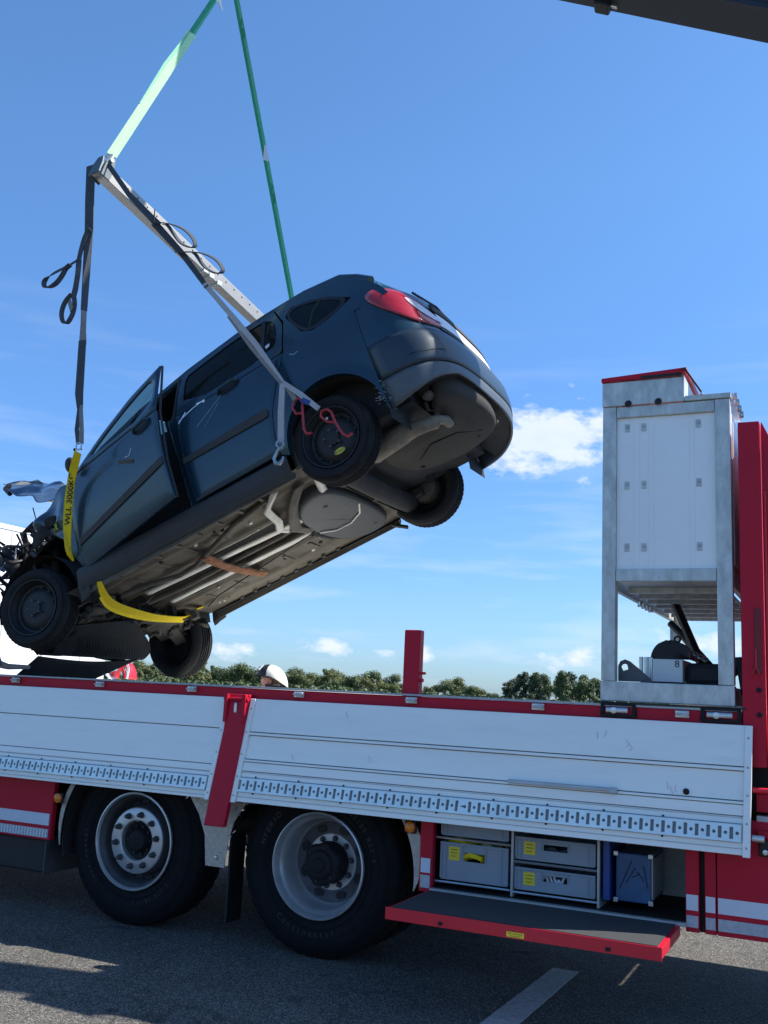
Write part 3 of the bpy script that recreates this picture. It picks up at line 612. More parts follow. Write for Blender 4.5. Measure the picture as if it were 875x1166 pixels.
t = G().box(-1.158, -1.122, .04, .45, .54, .86).build('blue_board', BLUEP, bev=.006); tag(t, 'upright blue plastic board standing between the divider and navy box', 'board')
t = thing('navy_box', 'navy plastic box with silver corners at the right end of the locker', 'box', (-1.01, .25, .50))
G().box(-1.10, -.925, .08, .46, .54, .775).build('shell', BLUEB, t, bev=.006)
g = G()
for a in range(5): g.bar((-1.08+.03*a, .0775, .60+.03*a), (-1.02+.02*a, .0775, .74-.03*a), .003, .003)
g.build('moulded_ribs', DARK, t)
for x in (-1.10, -.925):
    for z in (.545, .77): G().box(x-.012, x+.012, .072, .086, z-.012, z+.012).build('corner', STEEL, t, bev=.003)
G().box(-.928, -.918, .10, .45, .56, .755).build('side_panel', ALUD, t, bev=.003)

# ================================================================== RACK
RK = thing('equipment_rack', 'tall galvanised rack with aluminium locker body standing on the truck bed', 'rack', (-.84, 1.2, 1.532))
for x0, x1 in ((-1.170, -1.098), (-.582, -.506)):
    for y0 in (.02, 2.29): G().box(x0, x1, y0, y0+.075, 1.638, 3.125).build('post', GALV, RK, bev=.004)
for y0 in (.02, 2.29):
    G().box(-1.172, -.504, y0-.004, y0+.08, 1.534, 1.636).build('base_beam', GALV, RK, bev=.005)
    G().box(-1.096, -.584, y0+.004, y0+.07, 3.062, 3.124).build('top_beam', GALV, RK, bev=.004)
    G().box(-1.096, -.584, y0+.004, y0+.07, 2.162, 2.228).build('shelf_beam', GALV, RK, bev=.004)
for x in (-1.165, -.585):
    G().box(x, x+.075, .102, 2.285, 1.54, 1.63).build('base_beam', GALV, RK, bev=.004)
G().box(-1.096, -.584, .045, .052, 2.229, 3.061).build('front_panel', PANEL, RK)
g = G()
for x in (-1.005, -.975, -.925, -.90, -.715, -.69): g.box(x-.0015, x+.0015, .0430, .0448, 2.235, 3.05)
g.build('panel_crease', PANEL, RK)
for X in (-1.041, -.952, -.668):
    for z in (3.005, 2.685, 2.345):
        r = G().box(X-.013, X+.013, .0405, .0445, z-.022, z+.022).build('slot_plate', GALV, RK, bev=.010)
        G().lathe([(0, -.006), (.007, -.005), (.009, 0)], (X+.002, .0405, z+.004), (0, 1, 0), 8).build('slot_bolt', ALUD, r)
G().box(-1.09, -.59, .10, 2.28, 2.165, 2.19).build('shelf_floor', ALUD, RK)
for i in range(7): G().box(-1.092, -.588, .35+i*.3, .39+i*.3, 2.135, 2.165).build('shelf_rib', GALV, RK)
for x in (-1.168, -.535): G().box(x, x+.03, .10, 2.285, 2.14, 2.225).build('shelf_side_beam', GALV, RK, bev=.003)
G().box(-1.165, -1.155, .10, 2.285, 2.228, 3.06).build('side_panel', PANEL, RK); G().box(-.520, -.510, .10, 2.285, 2.228, 3.06).build('side_panel', PANEL, RK)
for i in range(4): G().box(-.5095, -.503, .15+i*.5, .53+i*.5, 2.26, 3.03).build('side_door', PANEL, RK, bev=.004)
G().box(-1.165, -.51, .10, 2.285, 3.062, 3.075).build('roof_sheet', PANEL, RK)
g = G().box(-1.172, -.735, .012, .022, 3.127, 3.262); g.build('top_tray_front', GALV, RK, bev=.003)
G().box(-.745, -.735, .022, 2.2, 3.127, 3.275).build('top_tray_side', GALV, RK); G().box(-1.172, -1.162, .022, 2.2, 3.127, 3.262).build('top_tray_side', GALV, RK)
G().prism([(-1.176, 3.264), (-.72, 3.285), (-.72, 3.312), (-.745, 3.31), (-1.176, 3.288)], lambda x, z: Vector((x, .0, z)), lambda x, z: Vector((x, 1.2, z))).build('top_lid', RED, RK, bev=.004)
G().box(-.96, -.745, -.002, .008, 3.268, 3.282).build('lid_shadow_gap', GASK, RK)
G().box(-.733, -.50, .012, .09, 3.127, 3.155).build('top_ledge', GALV, RK, bev=.003)
G().tube([(-.745, .0, 3.30), (-.725, -.004, 3.30), (-.715, -.004, 3.28), (-.645, .0, 3.165)], .006, 8).build('lid_cable', BLK, RK, smooth=40)
G().lathe([(0, -.008), (.008, -.008), (.010, 0)], (-.645, .004, 3.158), (0, 1, 0), 8).build('bolt', STEEL, RK)
for x in (-1.03, -.87): G().lathe([(0, 0), (.017, 0), (.019, .004)], (x, .006, 3.135), (0, 1, 0), 16).build('drain_hole', GASK, RK)
g = G().box(-.53, -.49, .05, .5, 3.127, 3.16)
for i in range(4): g.lathe([(.012, -.01), (.02, -.012), (.02, .012)], (-.487, .08+i*.12, 3.15), (1, 0, 0), 12)
g.build('hinge_block', STEEL, RK, bev=.003)
for i in range(4):
    G().tube([(-1.12, .85+i*.12, 2.14), (-1.12, .85+i*.12, 2.115)], .009, 8).tube([(-1.135, .85+i*.12, 2.113), (-1.105, .85+i*.12, 2.113)], .008, 8).build('hanging_bolt', STEEL, RK)
LUG = [(-1.097, 1.64), (-1.097, 1.72), (-1.085, 1.745), (-1.06, 1.755), (-1.035, 1.745), (-.93, 1.66), (-.92, 1.64)]
g = G(); n = len(LUG); hc = (-1.062, 1.712)
ho = [(hc[0]+.020*cos(t), hc[1]+.020*sin(t)) for t in [math.atan2(p[1]-hc[1], p[0]-hc[0]) for p in LUG]]
for y in (.10, .112): 
    g.add([Vector((x, y, z)) for x, z in LUG+ho], [(i, (i+1) % n, n+(i+1) % n, n+i) for i in range(n)])
g.add([Vector((x, y, z)) for y in (.10, .112) for x, z in LUG], [(i, (i+1) % n, n+(i+1) % n, n+i) for i in range(n)])
g.build('lifting_lug', RIMD, RK, fixn=False)
# winch unit inside the rack
WN = thing('winch_unit', 'black domed winch with aluminium box marked 8 inside the rack', 'winch', (-.82, .5, 1.64))
G().box(-.965, -.805, .38, .70, 1.645, 1.775).build('housing', PANEL, WN, bev=.004)
text_geo('8', .055, lambda x, y, z: Vector((-.835+x, .3785, 1.748+y))).build('number_mark', INK, WN, fixn=False)
g = G()
def dome(u, v): t = pi*u; ph = pi*v; return Vector((-.875+.105*cos(t), .40+.30*v, 1.775+.105*sin(t)*(1+.03*sin(6*t))))
g.grid(dome, 20, 3); g.fan([(-.875+.105*cos(pi*k/20), 1.775+.105*sin(pi*k/20)) for k in range(21)], lambda x, z: Vector((x, .40, z)))
g.build('domed_cover', BLK, WN, smooth=40)
g = G().tube([(-.835+.016*cos(t), .40, 1.885+.016*sin(t)) for t in [2*pi*k/12 for k in range(12)]], .006, 6, closed=True); g.build('lifting_eye', BLK, WN, smooth=40)
g = G().ico((-.93, .42, 1.85), .014, (1, 1, 1), 1).ico((-.90, .42, 1.873), .010, (1, 1, 1), 1); g.build('cap_screw', BLK, WN)
for x in (-1.035, -1.005): G().tube([(x, .42, 1.655), (x, .42, 1.785)], .013, 10).build('guide_roller', STEEL, WN, smooth=40)
G().box(-.99, -.968, .39, .45, 1.65, 1.785).build('roller_bracket', STEEL, WN, bev=.004)
G().box(-1.03, -.80, .37, .372, 1.637, 1.652).build('foot_plate', DARK, WN)
G().box(-.80, -.60, .42, .95, 1.64, 1.76).build('gearbox', BLK, WN, bev=.03)
G().bar((-.945, 1.0, 2.16), (-.74, .80, 1.72), .05, .03).build('black_arm', BLK, WN, bev=.006)
G().tube([(-.965, 1.0, 2.02), (-.90, .95, 1.96), (-.70, .8, 1.74), (-.60, .7, 1.66)], [.022, .022, .026, .03], 10).build('hydraulic_arm', BLK, WN, smooth=40)
for i in range(4): G().tube([(-.80+i*.028+.017*cos(t), .60, 1.83-i*.014+.012*sin(t)) for t in [2*pi*k/10 for k in range(10)]], .005, 6, closed=True).build('chain_link', STEEL, WN, smooth=40)
G().bar((-.86, .62, 1.86), (-.72, .62, 1.78), .02, .012).build('tension_bar', STEEL, WN, bev=.003)
G().tube([(-.62, .5, 1.70), (-.55, .45, 1.75), (-.48, .35, 1.76), (-.45, .3, 1.6)], .05, 10).build('rubber_hose', BLK, WN, smooth=40)
# ================================================================== CAR (local axes: x forward, y towards the near side, z up)
CT = Vector((-3.7606, .609, 2.2381))
CM = Matrix(((-.9107, -.0244, -.4124), (.0146, -.9995, .0269), (-.4129, .0185, .9106)))
CAROBJ = thing('wrecked_car', 'dark slate blue estate car with crushed nose hanging tilted from the crane slings', 'car', (0, 0, 0), local=True)
CAROBJ.matrix_world = Matrix.Translation(CT) @ CM.to_4x4()
def cw(x, y, z): return CT + CM @ Vector((x, y, z))
def lerp(a, b, t): return a+(b-a)*t
def interp(tab, x):
    if x <= tab[0][0]: return tab[0][1]
    for (a, p), (b, q) in zip(tab, tab[1:]):
        if x <= b: return lerp(p, q, (x-a)/(b-a))
    return tab[-1][1]
def BY(x, z):
    w_ = .805
    if x < -1.2: w_ -= .075*((-1.2-x)/.9)**2.2
    if x > .9: w_ -= .10*((x-.9)/.8)**1.6
    if z < .45: w_ -= .035*((.45-z)/.25)**1.6
    elif z < .95: w_ += .012*sin(pi*(z-.45)/.5) - .02*((z-.45)/.5)**2
    else: w_ += -.02 - .155*((z-.95)/.42)**1.15
    return w_
ROOFZ = [(-1.90, 1.09), (-1.8, 1.19), (-1.7, 1.285), (-1.6, 1.352), (-1.34, 1.392), (-1.03, 1.395), (-.79, 1.385), (-.37, 1.325), (0, 1.245), (.2, 1.17)]
def side(sg, off=0.): return lambda x, z: Vector((x, sg*(BY(x, z)+off), z))
def coons(g, B, T, L_, R_, nu, nv, fn):
    """B,T: curves u->(x,z); L_,R_: v->(x,z)"""
    def p(u, v):
        b, t, l, r = B(u), T(u), L_(v), R_(v); c00, c10, c01, c11 = B(0), B(1), T(0), T(1)
        return [ (1-v)*b[i]+v*t[i]+(1-u)*l[i]+u*r[i]-((1-u)*(1-v)*c00[i]+u*(1-v)*c10[i]+(1-u)*v*c01[i]+u*v*c11[i]) for i in (0, 1)]
    return g.grid(lambda u, v: fn(*p(u, v)), nu, nv)
def poly_curve(pts):
    ls = [0]
    for a, b in zip(pts, pts[1:]): ls.append(ls[-1]+sqrt((a[0]-b[0])**2+(a[1]-b[1])**2))
    def f(u):
        d = u*ls[-1]
        for i in range(len(pts)-1):
            if d <= ls[i+1]+1e-9:
                t = (d-ls[i])/(ls[i+1]-ls[i]+1e-12); return (lerp(pts[i][0], pts[i+1][0], t), lerp(pts[i][1], pts[i+1][1], t))
        return pts[-1]
    return f
def smooth_poly(pts, it=2):
    for _ in range(it):
        q = []
        for i in range(len(pts)):
            a, b = pts[i], pts[(i+1) % len(pts)]; q += [(a[0]*.75+b[0]*.25, a[1]*.75+b[1]*.25), (a[0]*.25+b[0]*.75, a[1]*.25+b[1]*.75)]
        pts = q
    return pts
def resample(pts, n):
    f = poly_curve(pts+[pts[0]]); return [f(i/n) for i in range(n)]
def ring(g, outer, inner, n, fn, k=3):
    o, i_ = resample(outer, n), None
    # match by angle from the inner centre
    cx = sum(p[0] for p in inner)/len(inner); cy = sum(p[1] for p in inner)/len(inner)
    ii = resample(inner, 400); res = []
    for p in o:
        a = math.atan2(p[1]-cy, p[0]-cx); res.append(min(ii, key=lambda q: abs((math.atan2(q[1]-cy, q[0]-cx)-a+pi) % (2*pi)-pi)))
    vs = [fn(lerp(o[j][0], res[j][0], m/k), lerp(o[j][1], res[j][1], m/k)) for m in range(k+1) for j in range(n)]
    return g.add(vs, [(m*n+j, m*n+(j+1) % n, (m+1)*n+(j+1) % n, (m+1)*n+j) for m in range(k) for j in range(n)])
AC = (-1.31, .28); AR = .345
for sg in (1, -1):
    near = sg > 0
    S_ = side(sg)
    # quarter panel around the rear arch
    outer = [(-.905, .30), (-.91, .45), (-.945, .60), (-1.04, .78), (-1.135, .965), (-1.66, .965), (-1.66, .24), (-1.655, .20)]
    def hit(a):
        best = None
        for p, q in zip(outer, outer[1:]):
            dx, dz = cos(a), sin(a); ex, ez = q[0]-p[0], q[1]-p[1]; den = dx*ez-dz*ex
            if abs(den) < 1e-9: continue
            t = ((p[0]-AC[0])*ez-(p[1]-AC[1])*ex)/den; s = ((p[0]-AC[0])*dz-(p[1]-AC[1])*dx)/den
            if t > 0 and -1e-6 <= s <= 1+1e-6 and (best is None or t > best): best = t
        return best or AR+.01
    g = G()
    def qf(u, v):
        a = radians(2+u*(186-2)); h = max(hit(a), AR+.004); r = AR+(h-AR)*v
        y = BY(AC[0]+r*cos(a), AC[1]+r*sin(a)) + .016*max(0, 1-(r-AR)/.07)
        return Vector((AC[0]+r*cos(a), sg*y, AC[1]+r*sin(a)))
    g.grid(qf, 40, 10)
    # inward lip of the arch
    g.grid(lambda u, v: Vector((AC[0]+AR*cos(radians(2+u*184)), sg*(BY(AC[0]+AR*cos(radians(2+u*184)), AC[1]+AR*sin(radians(2+u*184)))+.016-.05*v), AC[1]+AR*sin(radians(2+u*184)))), 40, 2)
    g.build('quarter_panel', CAR, CAROBJ, smooth=35)
    G().grid(lambda u, v: Vector((AC[0]+(AR+.004)*cos(radians(-10+u*205)), sg*(.78-.30*v), AC[1]+(AR+.004)*sin(radians(-10+u*205)))), 30, 2).build('arch_liner', BLKD, CAROBJ, smooth=40)
    # upper quarter (pillar) with its window
    up_o = [(-1.135, .965), (-1.66, .965), (-1.90, .965), (-1.86, 1.06), (-1.775, 1.17), (-1.69, 1.27), (-1.60, 1.345), (-1.34, 1.385), (-1.10, 1.392), (-1.165, 1.22)]
    qg = smooth_poly([(-1.205, 1.24), (-1.29, 1.07), (-1.36, 1.02), (-1.48, 1.04), (-1.625, 1.085), (-1.50, 1.185), (-1.38, 1.245), (-1.25, 1.285)], 2)
    ring(G(), up_o, [(-1.18, 1.25), (-1.28, 1.045), (-1.36, .995), (-1.49, 1.015), (-1.665, 1.085), (-1.51, 1.205), (-1.38, 1.27), (-1.23, 1.312)], 60, S_, 4).build('rear_pillar', CAR, CAROBJ, smooth=35)
    ring(G(), smooth_poly([(-1.18, 1.25), (-1.28, 1.045), (-1.36, .995), (-1.49, 1.015), (-1.665, 1.085), (-1.51, 1.205), (-1.38, 1.27), (-1.23, 1.312)], 2), qg, 48, side(sg, .002), 1).build('window_gasket', GASK, CAROBJ)
    G().fan(qg, side(sg, -.002), 2).build('quarter_window', GLASS, CAROBJ, smooth=True)
    # rear door
    d = G(); coons(d, poly_curve([(-.90, .335), (-.235, .335)]), poly_curve([(-1.125, .962), (-.262, .962)]), poly_curve([(-.90, .335), (-.905, .45), (-.94, .60), (-1.03, .78), (-1.125, .962)]), poly_curve([(-.235, .335), (-.245, .6), (-.262, .962)]), 18, 16, S_)
    door = d.build('rear_door', CAR, CAROBJ, smooth=35, solid=.02, bev=.003)
    wo = [(-.262, .966), (-1.125, .966), (-1.155, 1.21), (-1.095, 1.375), (-.79, 1.375), (-.37, 1.315), (-.305, 1.29)]
    wi = smooth_poly([(-.32, 1.0), (-1.075, 1.01), (-1.115, 1.20), (-1.06, 1.335), (-.80, 1.340), (-.40, 1.28), (-.345, 1.26)], 1)
    ring(G(), wo, wi, 60, side(sg, .001), 2).build('window_frame', CAR, door, smooth=35)
    G().fan(wi, side(sg, -.006), 2).build('door_glass', GLASS, door, smooth=True)
    G().prism([(-.955, 1.012), (-.985, 1.012), (-1.03, 1.338), (-1.0, 1.338)], side(sg, -.004), side(sg, .004)).build('glass_divider', GASK, door)
    G().prism([(-.24, .600), (-.24, .640), (-.90, .652), (-.92, .64), (-.915, .60), (-.90, .590)], side(sg, .0), side(sg, .012)).build('rub_strip', SILL, door, bev=.004)
    G().prism(smooth_poly([(-.60, .925), (-.60, .965), (-.76, .985), (-.78, .94), (-.70, .915)], 2), side(sg, .001), side(sg, .004)).build('handle_recess', GASK, door)
    G().tube([side(sg, .004)(-.61, .95), side(sg, .035)(-.64, .955), side(sg, .035)(-.74, .965), side(sg, .004)(-.77, .965)], .012, 8).build('handle', CAR, door, smooth=40)
    if near:
        g = G()
        g.ribbon([side(1, .003)(*p) for p in ((-.27, .915), (-.40, .952), (-.50, .966))], (0, .1, 1), .005, .002); g.ribbon([side(1, .003)(*p) for p in ((-.27, .90), (-.34, .955))], (0, .1, 1), .007, .002)
        g.ribbon([side(1, .003)(*p) for p in ((-.43, .97), (-.50, .955), (-.485, .945))], (0, .1, 1), .006, .002)
        g.build('torn_trim', STEEL, door, fixn=False)
        g = G(); g.ribbon([side(1, .002)(*p) for p in ((-.40, .80), (-.64, .93))], (0, .1, 1), .0022, .001); g.ribbon([side(1, .002)(*p) for p in ((-.46, .77), (-.60, .885))], (0, .1, 1), .0016, .001)
        g.ribbon([side(1, .002)(*p) for p in ((-1.17, .92), (-1.20, .90), (-1.23, .905))], (0, .1, 1), .004, .001)
        g.build('scratch', SHK, door, fixn=False)
        G().prism([(-1.01, 1.095), (-1.045, 1.10), (-1.04, 1.075), (-1.015, 1.07)], side(1, .004), side(1, .007)).build('sticker', WHITE, door)
        G().tube([side(1, -.008)(*p) for p in ((-1.34, 1.05), (-1.38, 1.16), (-1.47, 1.26))], .005, 6).build('belt_webbing', mat('lime_belt', (.35, .42, .15), .7), CAROBJ)
    # front door (near one is sprung open on its front hinges)
    ang = radians(10.5) if near else 0
    hx, hy = .71, .80
    def FD(off=0., sg=sg, ang=ang):
        def f(x, z):
            y = BY(x, z)+off; dx, dy = x-hx, y-hy
            bend = .03*(1 if near else 0)*max(0, z-.95)/.35
            return Vector((hx+dx*cos(ang)+dy*sin(ang), sg*(hy-dx*sin(ang)+dy*cos(ang)+bend), z+(.0 if not near else .012)))
        return f
    fd = G(); coons(fd, poly_curve([(-.215, .335), (.715, .295)]), poly_curve([(-.245, .962), (.665, .962)]), poly_curve([(-.215, .335), (-.225, .6), (-.245, .962)]), poly_curve([(.715, .295), (.725, .6), (.665, .962)]), 20, 16, FD())
    fdo = fd.build('front_door', CAR, CAROBJ, label='front door sprung open with scraped skin' if near else None, smooth=35, solid=.025, bev=.003)
    wo = [(.665, .966), (-.245, .966), (-.30, 1.30), (.02, 1.235), (.33, 1.12), (.56, 1.01)]; wi = smooth_poly([(.50, 1.00), (-.205, 1.00), (-.250, 1.25), (.0, 1.195), (.30, 1.09)], 1)
    ring(G(), wo, wi, 60, FD(.001), 2).build('window_frame', CAR, fdo, smooth=35, solid=.012)
    G().fan(wi, FD(-.006), 2).build('door_glass', GLASS, fdo, smooth=True)
    G().prism([(-.22, .575), (-.22, .625), (.69, .50), (.70, .455)], FD(.0), FD(.012)).build('rub_strip', SILL, fdo, bev=.004)
    G().prism(smooth_poly([(-.03, .885), (-.02, .945), (-.16, .965), (-.18, .91), (-.10, .88)], 2), FD(.001), FD(.004)).build('handle_recess', GASK, fdo)
    G().tube([FD(.004)(-.02, .915), FD(.035)(-.05, .925), FD(.035)(-.15, .94), FD(.004)(-.175, .935)], .012, 8).build('handle', CAR, fdo, smooth=40)
    if near:
        G().grid(lambda u, v: FD(-.02)(lerp(-.19, .66, u), lerp(.35, .95, v)), 8, 6).build('inner_trim', INTR, fdo)
        G().ribbon([FD(-.028)(-.215, .34), FD(-.03)(-.23, .6), FD(-.035)(-.25, .96), FD(-.02)(-.30, 1.30)], (0, 1, .1), .018, .005).build('door_edge', SILL, fdo)
        g = G(); g.ribbon([FD(.002)(*p) for p in ((.03, .73), (.17, .80))], (0, .1, 1), .03, .001); g.build('bare_metal_scrape', UNDB, fdo, fixn=False)
        g = G(); g.ribbon([FD(.003)(*p) for p in ((.10, .80), (.06, .79), (.03, .83))], (0, .1, 1), .008, .001); g.build('scratch', SHK, fdo, fixn=False)
        # folded mirror at the front window corner
        G().ico((.60, .85, 1.03), .06, (.7, .5, 1.0), 3).build('door_mirror', BLK, fdo, smooth=True)
    # B pillar and dark aperture behind the open door
    G().box(-.27, -.17, min(sg*.70, sg*.765), max(sg*.70, sg*.765), .30, .98).build('b_pillar', CAR, CAROBJ, bev=.01)
    G().bar((-.22, sg*.74, .96), (-.30, sg*.645, 1.28), .05, .05).build('b_pillar_top', GASK, CAROBJ)
    # A pillar / roof rail
    G().tube([(x, sg*(BY(x, z)-.03), z-.005) for x, z in ((.68, .97), (.40, 1.10), (.06, 1.225), (-.37, 1.325), (-.79, 1.38), (-1.03, 1.392), (-1.34, 1.385), (-1.6, 1.34), (-1.71, 1.26), (-1.80, 1.17))], .030, 8).build('roof_rail', CAR, CAROBJ, smooth=50)
    # sill
    g = G(); sec = [(.74, .335), (.79, .31), (.795, .25), (.785, .20), (.765, .175), (.758, .165), (.752, .175), (.74, .19)]
    g.grid(lambda u, v: Vector((lerp(-.93, .80, u), sg*poly_curve(sec)(v)[0], poly_curve(sec)(v)[1]+.025*u)), 24, 7)
    g.build('sill', SILL, CAROBJ, smooth=40)
    G().box(-.93, .80, min(sg*.745, sg*.752), max(sg*.745, sg*.752), .158, .20).build('jacking_seam', UND, CAROBJ)
    # fender, crumpled
    g = G()
    def ff(x, z):
        n_ = noise.noise(Vector((x*6, z*7, 3*sg))); k = max(0, min(1, (x-.72)/.3))
        return Vector((x+.03*n_*k, sg*(BY(x, z)-.03+.055*n_*k-.06*k*k), z+.03*k*noise.noise(Vector((x*5, z*5, 9)))))
    coons(g, poly_curve([(.735, .30), (.80, .42), (.86, .60), (1.0, .70), (1.14, .72)]), poly_curve([(.675, .97), (.82, 1.0), (1.0, .93), (1.15, .84), (1.20, .80)]), poly_curve([(.735, .30), (.735, .6), (.675, .97)]), poly_curve([(1.14, .72), (1.20, .80)]), 16, 12, ff)
    g.build('front_fender', CAR, CAROBJ, smooth=45, solid=.004)
    # flared lower wing end
    g = G().grid(lambda u, v: Vector((lerp(.72, .83, u)+.02*v, sg*(.775-.02*u+.02*noise.noise(Vector((u*3, v*3, 1)))), lerp(.34, .15, v)-.03*u*v)), 5, 6).build('sill_end_cap', SILL, CAROBJ, smooth=40, solid=.01)
    # rear wheel
    wc = (-1.235, sg*.76, .285); ax = (0, -sg, 0)
    def carwheel(c, ax, R, wd, name, label=None, spare=False):
        r = tyre(G(), c, ax, R, .185, wd, 0, .012, 150, .0028, 3).build('wheel', RUBC, CAROBJ, label=label, smooth=45)
        G().lathe([(.19, .03), (.197, .004), (.194, -.004), (.186, -.002), (.18, .02), (.172, .03), (.165, .06), (.15, .065), (.125, .045), (.09, .035), (.07, .04), (.05, .035), (.045, .02), (.0, .018)], c, ax, 56).build('rim', BLK, r, smooth=35)
        G().lathe([(.187, wd-.01), (.18, wd-.03), (.165, wd-.05), (.16, .07), (.0, .07)], c, ax, 40).build('rim_inner', DARK, r, smooth=35)
        cx = Vector(c); a_ = Vector(ax); g = G(); h = G()
        for k in range(12):
            t = 2*pi*k/12; G().lathe([(0, .054), (.010, .054), (.012, .06)], cx+Vector((.146*cos(t), 0, .146*sin(t))), ax, 10).build('vent_hole', GASK, r)
        for k in range(5):
            t = 2*pi*(k+.2)/5; G().lathe([(0, .012), (.008, .012), (.010, .02), (.011, .042)], cx+Vector((.054*cos(t), 0, .054*sin(t))), ax, 6).build('wheel_bolt', RIMD, r)
        return r
    r = carwheel(wc, ax, .276, .175, 'wheel', 'rear wheel on a black steel rim with a yellow label' if near else None)
    if near:
        g = G().fan([(.032*cos(t), .018*sin(t)) for t in [2*pi*k/16 for k in range(16)]], lambda x, z: Vector((wc[0]-.02+x*1.3, .745, wc[2]-.105+z)), 1)
        ys = g.build('label_sticker', mat('olive_label', (.62, .58, .05), .5, 0, .1, 40), r)
        text_geo('80 km/h', .026, lambda x, y, z: Vector((wc[0]-.02-x, .7465, wc[2]-.105+y))).build('label_print', INK, ys, fixn=False)
        G().ico((wc[0]+.0, .76-.04, wc[2]+.145), .012, (1, .5, 1), 1).build('balance_weight', STEEL, r)
    # rear brake drum & damper
    G().lathe([(.11, .07), (.115, .10), (.10, .16), (.03, .17), (0, .17)], wc, ax, 24).build('brake_drum', UNDB, CAROBJ, smooth=40)
    G().tube([(-1.33, sg*.52, .24), (-1.40, sg*.50, .60)], .03, 10).build('damper', BLKD, CAROBJ, smooth=40)
    g = G().tube([(-1.12+.055*cos(t*2*pi), sg*.46+.055*sin(t*2*pi), .25+.045*t) for t in [q/10 for q in range(51)]], .007, 6); g.build('coil_spring', BLK, CAROBJ, smooth=40)
    G().bar((-.82, sg*.56, .24), (-1.24, sg*.58, .25), .06, .07).build('trailing_arm', BLKD, CAROBJ, bev=.012)
    # front wheel, steered
    wcf = (1.245, .77, .265) if near else (1.115, -.73, .085); st_ = radians(-7)
    axf = (-sg*sin(st_)*sg, -sg*cos(st_), 0)
    carwheel(wcf, axf, .276, .18, 'wheel')
    G().tube([(1.23, sg*.60, .22), (1.20, sg*.30, .26), (1.15, 0, .28)], [.03, .02, .02], 8).build('drive_shaft', DARK, CAROBJ, smooth=40)
    G().bar((1.05, sg*.25, .17), (1.22, sg*.60, .16), .10, .04).build('wishbone', UNDB, CAROBJ, bev=.01)
    G().tube([(1.22, sg*.55, .2), (1.16, sg*.52, .75)], .035, 10).build('strut', BLKD, CAROBJ, smooth=40)
    G().grid(lambda u, v: Vector((1.22+.36*cos(radians(5+u*190)), sg*(.74-.32*v), .25+.37*sin(radians(5+u*190)))), 20, 2).build('arch_liner', BLKD, CAROBJ, smooth=40)
# --- roof, windscreen
RX = lambda u: lerp(-1.64, .08, u)
g = G().grid(lambda u, v: (lambda x, t: Vector((x, t*(BY(x, interp(ROOFZ, x))-.02), interp(ROOFZ, x)+.045*(1-t*t))))(RX(u), 2*v-1), 28, 14)
g.build('roof', CAR, CAROBJ, smooth=True)
G().grid(lambda u, v: (lambda t: Vector((lerp(.10, .66, u), t*lerp(.60, .70, u), lerp(1.24, .985, u)+.035*(1-t*t)*(1-u*.3))))(2*v-1), 6, 10).build('windscreen', GLASS, CAROBJ, smooth=True)
AN = Vector((-1.54, .10, 1.405))
G().tube([AN, AN+Vector((-.07, 0, .045)), AN+Vector((-.11, 0, .13))], [.012, .007, .002], 6).build('roof_antenna', BLK, CAROBJ)
# --- rear end wrap
XR = [(.20, -1.99), (.28, -2.04), (.40, -2.09), (.50, -2.115), (.58, -2.118), (.66, -2.098), (.68, -2.078), (.9, -2.055), (.98, -2.03), (1.1, -1.935), (1.2, -1.85), (1.30, -1.765), (1.37, -1.70)]
X0 = -1.66
def wrap(t, z, off=0.):
    """t 0..1 from near side round the tail to the far side"""
    a = pi*t; xr = interp(XR, z)-off; w_ = BY(-1.60, z)-.01+off; e = 2/3.4
    c, s = cos(a), sin(a)
    return Vector((X0+(xr-X0)*abs(s)**e, w_*(1 if c > 0 else -1)*abs(c)**e*(1 if z < 1.25 else 1), z))
def wpatch(g, t0, t1, z0, z1, nu, nv, off=0.):
    f0 = t0 if callable(t0) else (lambda v: t0); f1 = t1 if callable(t1) else (lambda v: t1)
    return g.grid(lambda u, v: wrap(lerp(f0(v), f1(v), u), lerp(z0(u) if callable(z0) else z0, z1(u) if callable(z1) else z1, v), off), nu, nv)
lip = lambda u: interp([(0, .25), (.1, .285), (.22, .335), (.35, .375), (.5, .365), (.65, .35), (.8, .31), (.92, .27), (1, .25)], u)
g = wpatch(G(), .0, 1.0, lip, .43, 60, 6); b = g.build('bumper_lower', CARG, CAROBJ, smooth=35, solid=.015)
wpatch(G(), .0, 1.0, .434, .668, 60, 8, .004).build('bumper', CARB, CAROBJ, smooth=35, solid=.01)
wpatch(G(), .0, .235, .672, .965, 16, 8).build('rear_corner', CAR, CAROBJ, smooth=35); wpatch(G(), .765, 1, .672, .965, 16, 8).build('rear_corner', CAR, CAROBJ, smooth=35)
tg = wpatch(G(), .238, .762, .672, 1.02, 30, 8).build('tailgate', CAR, CAROBJ, smooth=35)
wpatch(G(), .20, .80, 1.02, 1.33, 30, 6, -.004).build('rear_window', GLASS, tg, smooth=True)
wpatch(G(), .36, .64, .70, .735, 16, 2, .008).build('plate_recess', GASK, tg, solid=.004)
pl = wpatch(G(), .37, .63, .735, .84, 16, 2, .010).build('number_plate', WHITE, tg, solid=.003)
wpatch(G(), .355, .645, .85, .905, 16, 3, .016).build('plate_lamp_bar', GASK, tg, smooth=40, solid=.01)
G().tube([wrap(.5, 1.02, .02), wrap(.47, 1.04, .035), wrap(.36, 1.06, .02)], .008, 6).build('rear_wiper', BLK, tg)
g = G()
for t in (.12, .16, .21): g.ribbon([wrap(t+.01*q, .62-.045*q, .010) for q in range(3)], (0, 1, .3), .006, .002)
wpatch(G(), lambda v: .08+.03*v, lambda v: .30-.02*v, .50, .505, 20, 1, .0065).build('bumper_seam', GASK, CAROBJ)
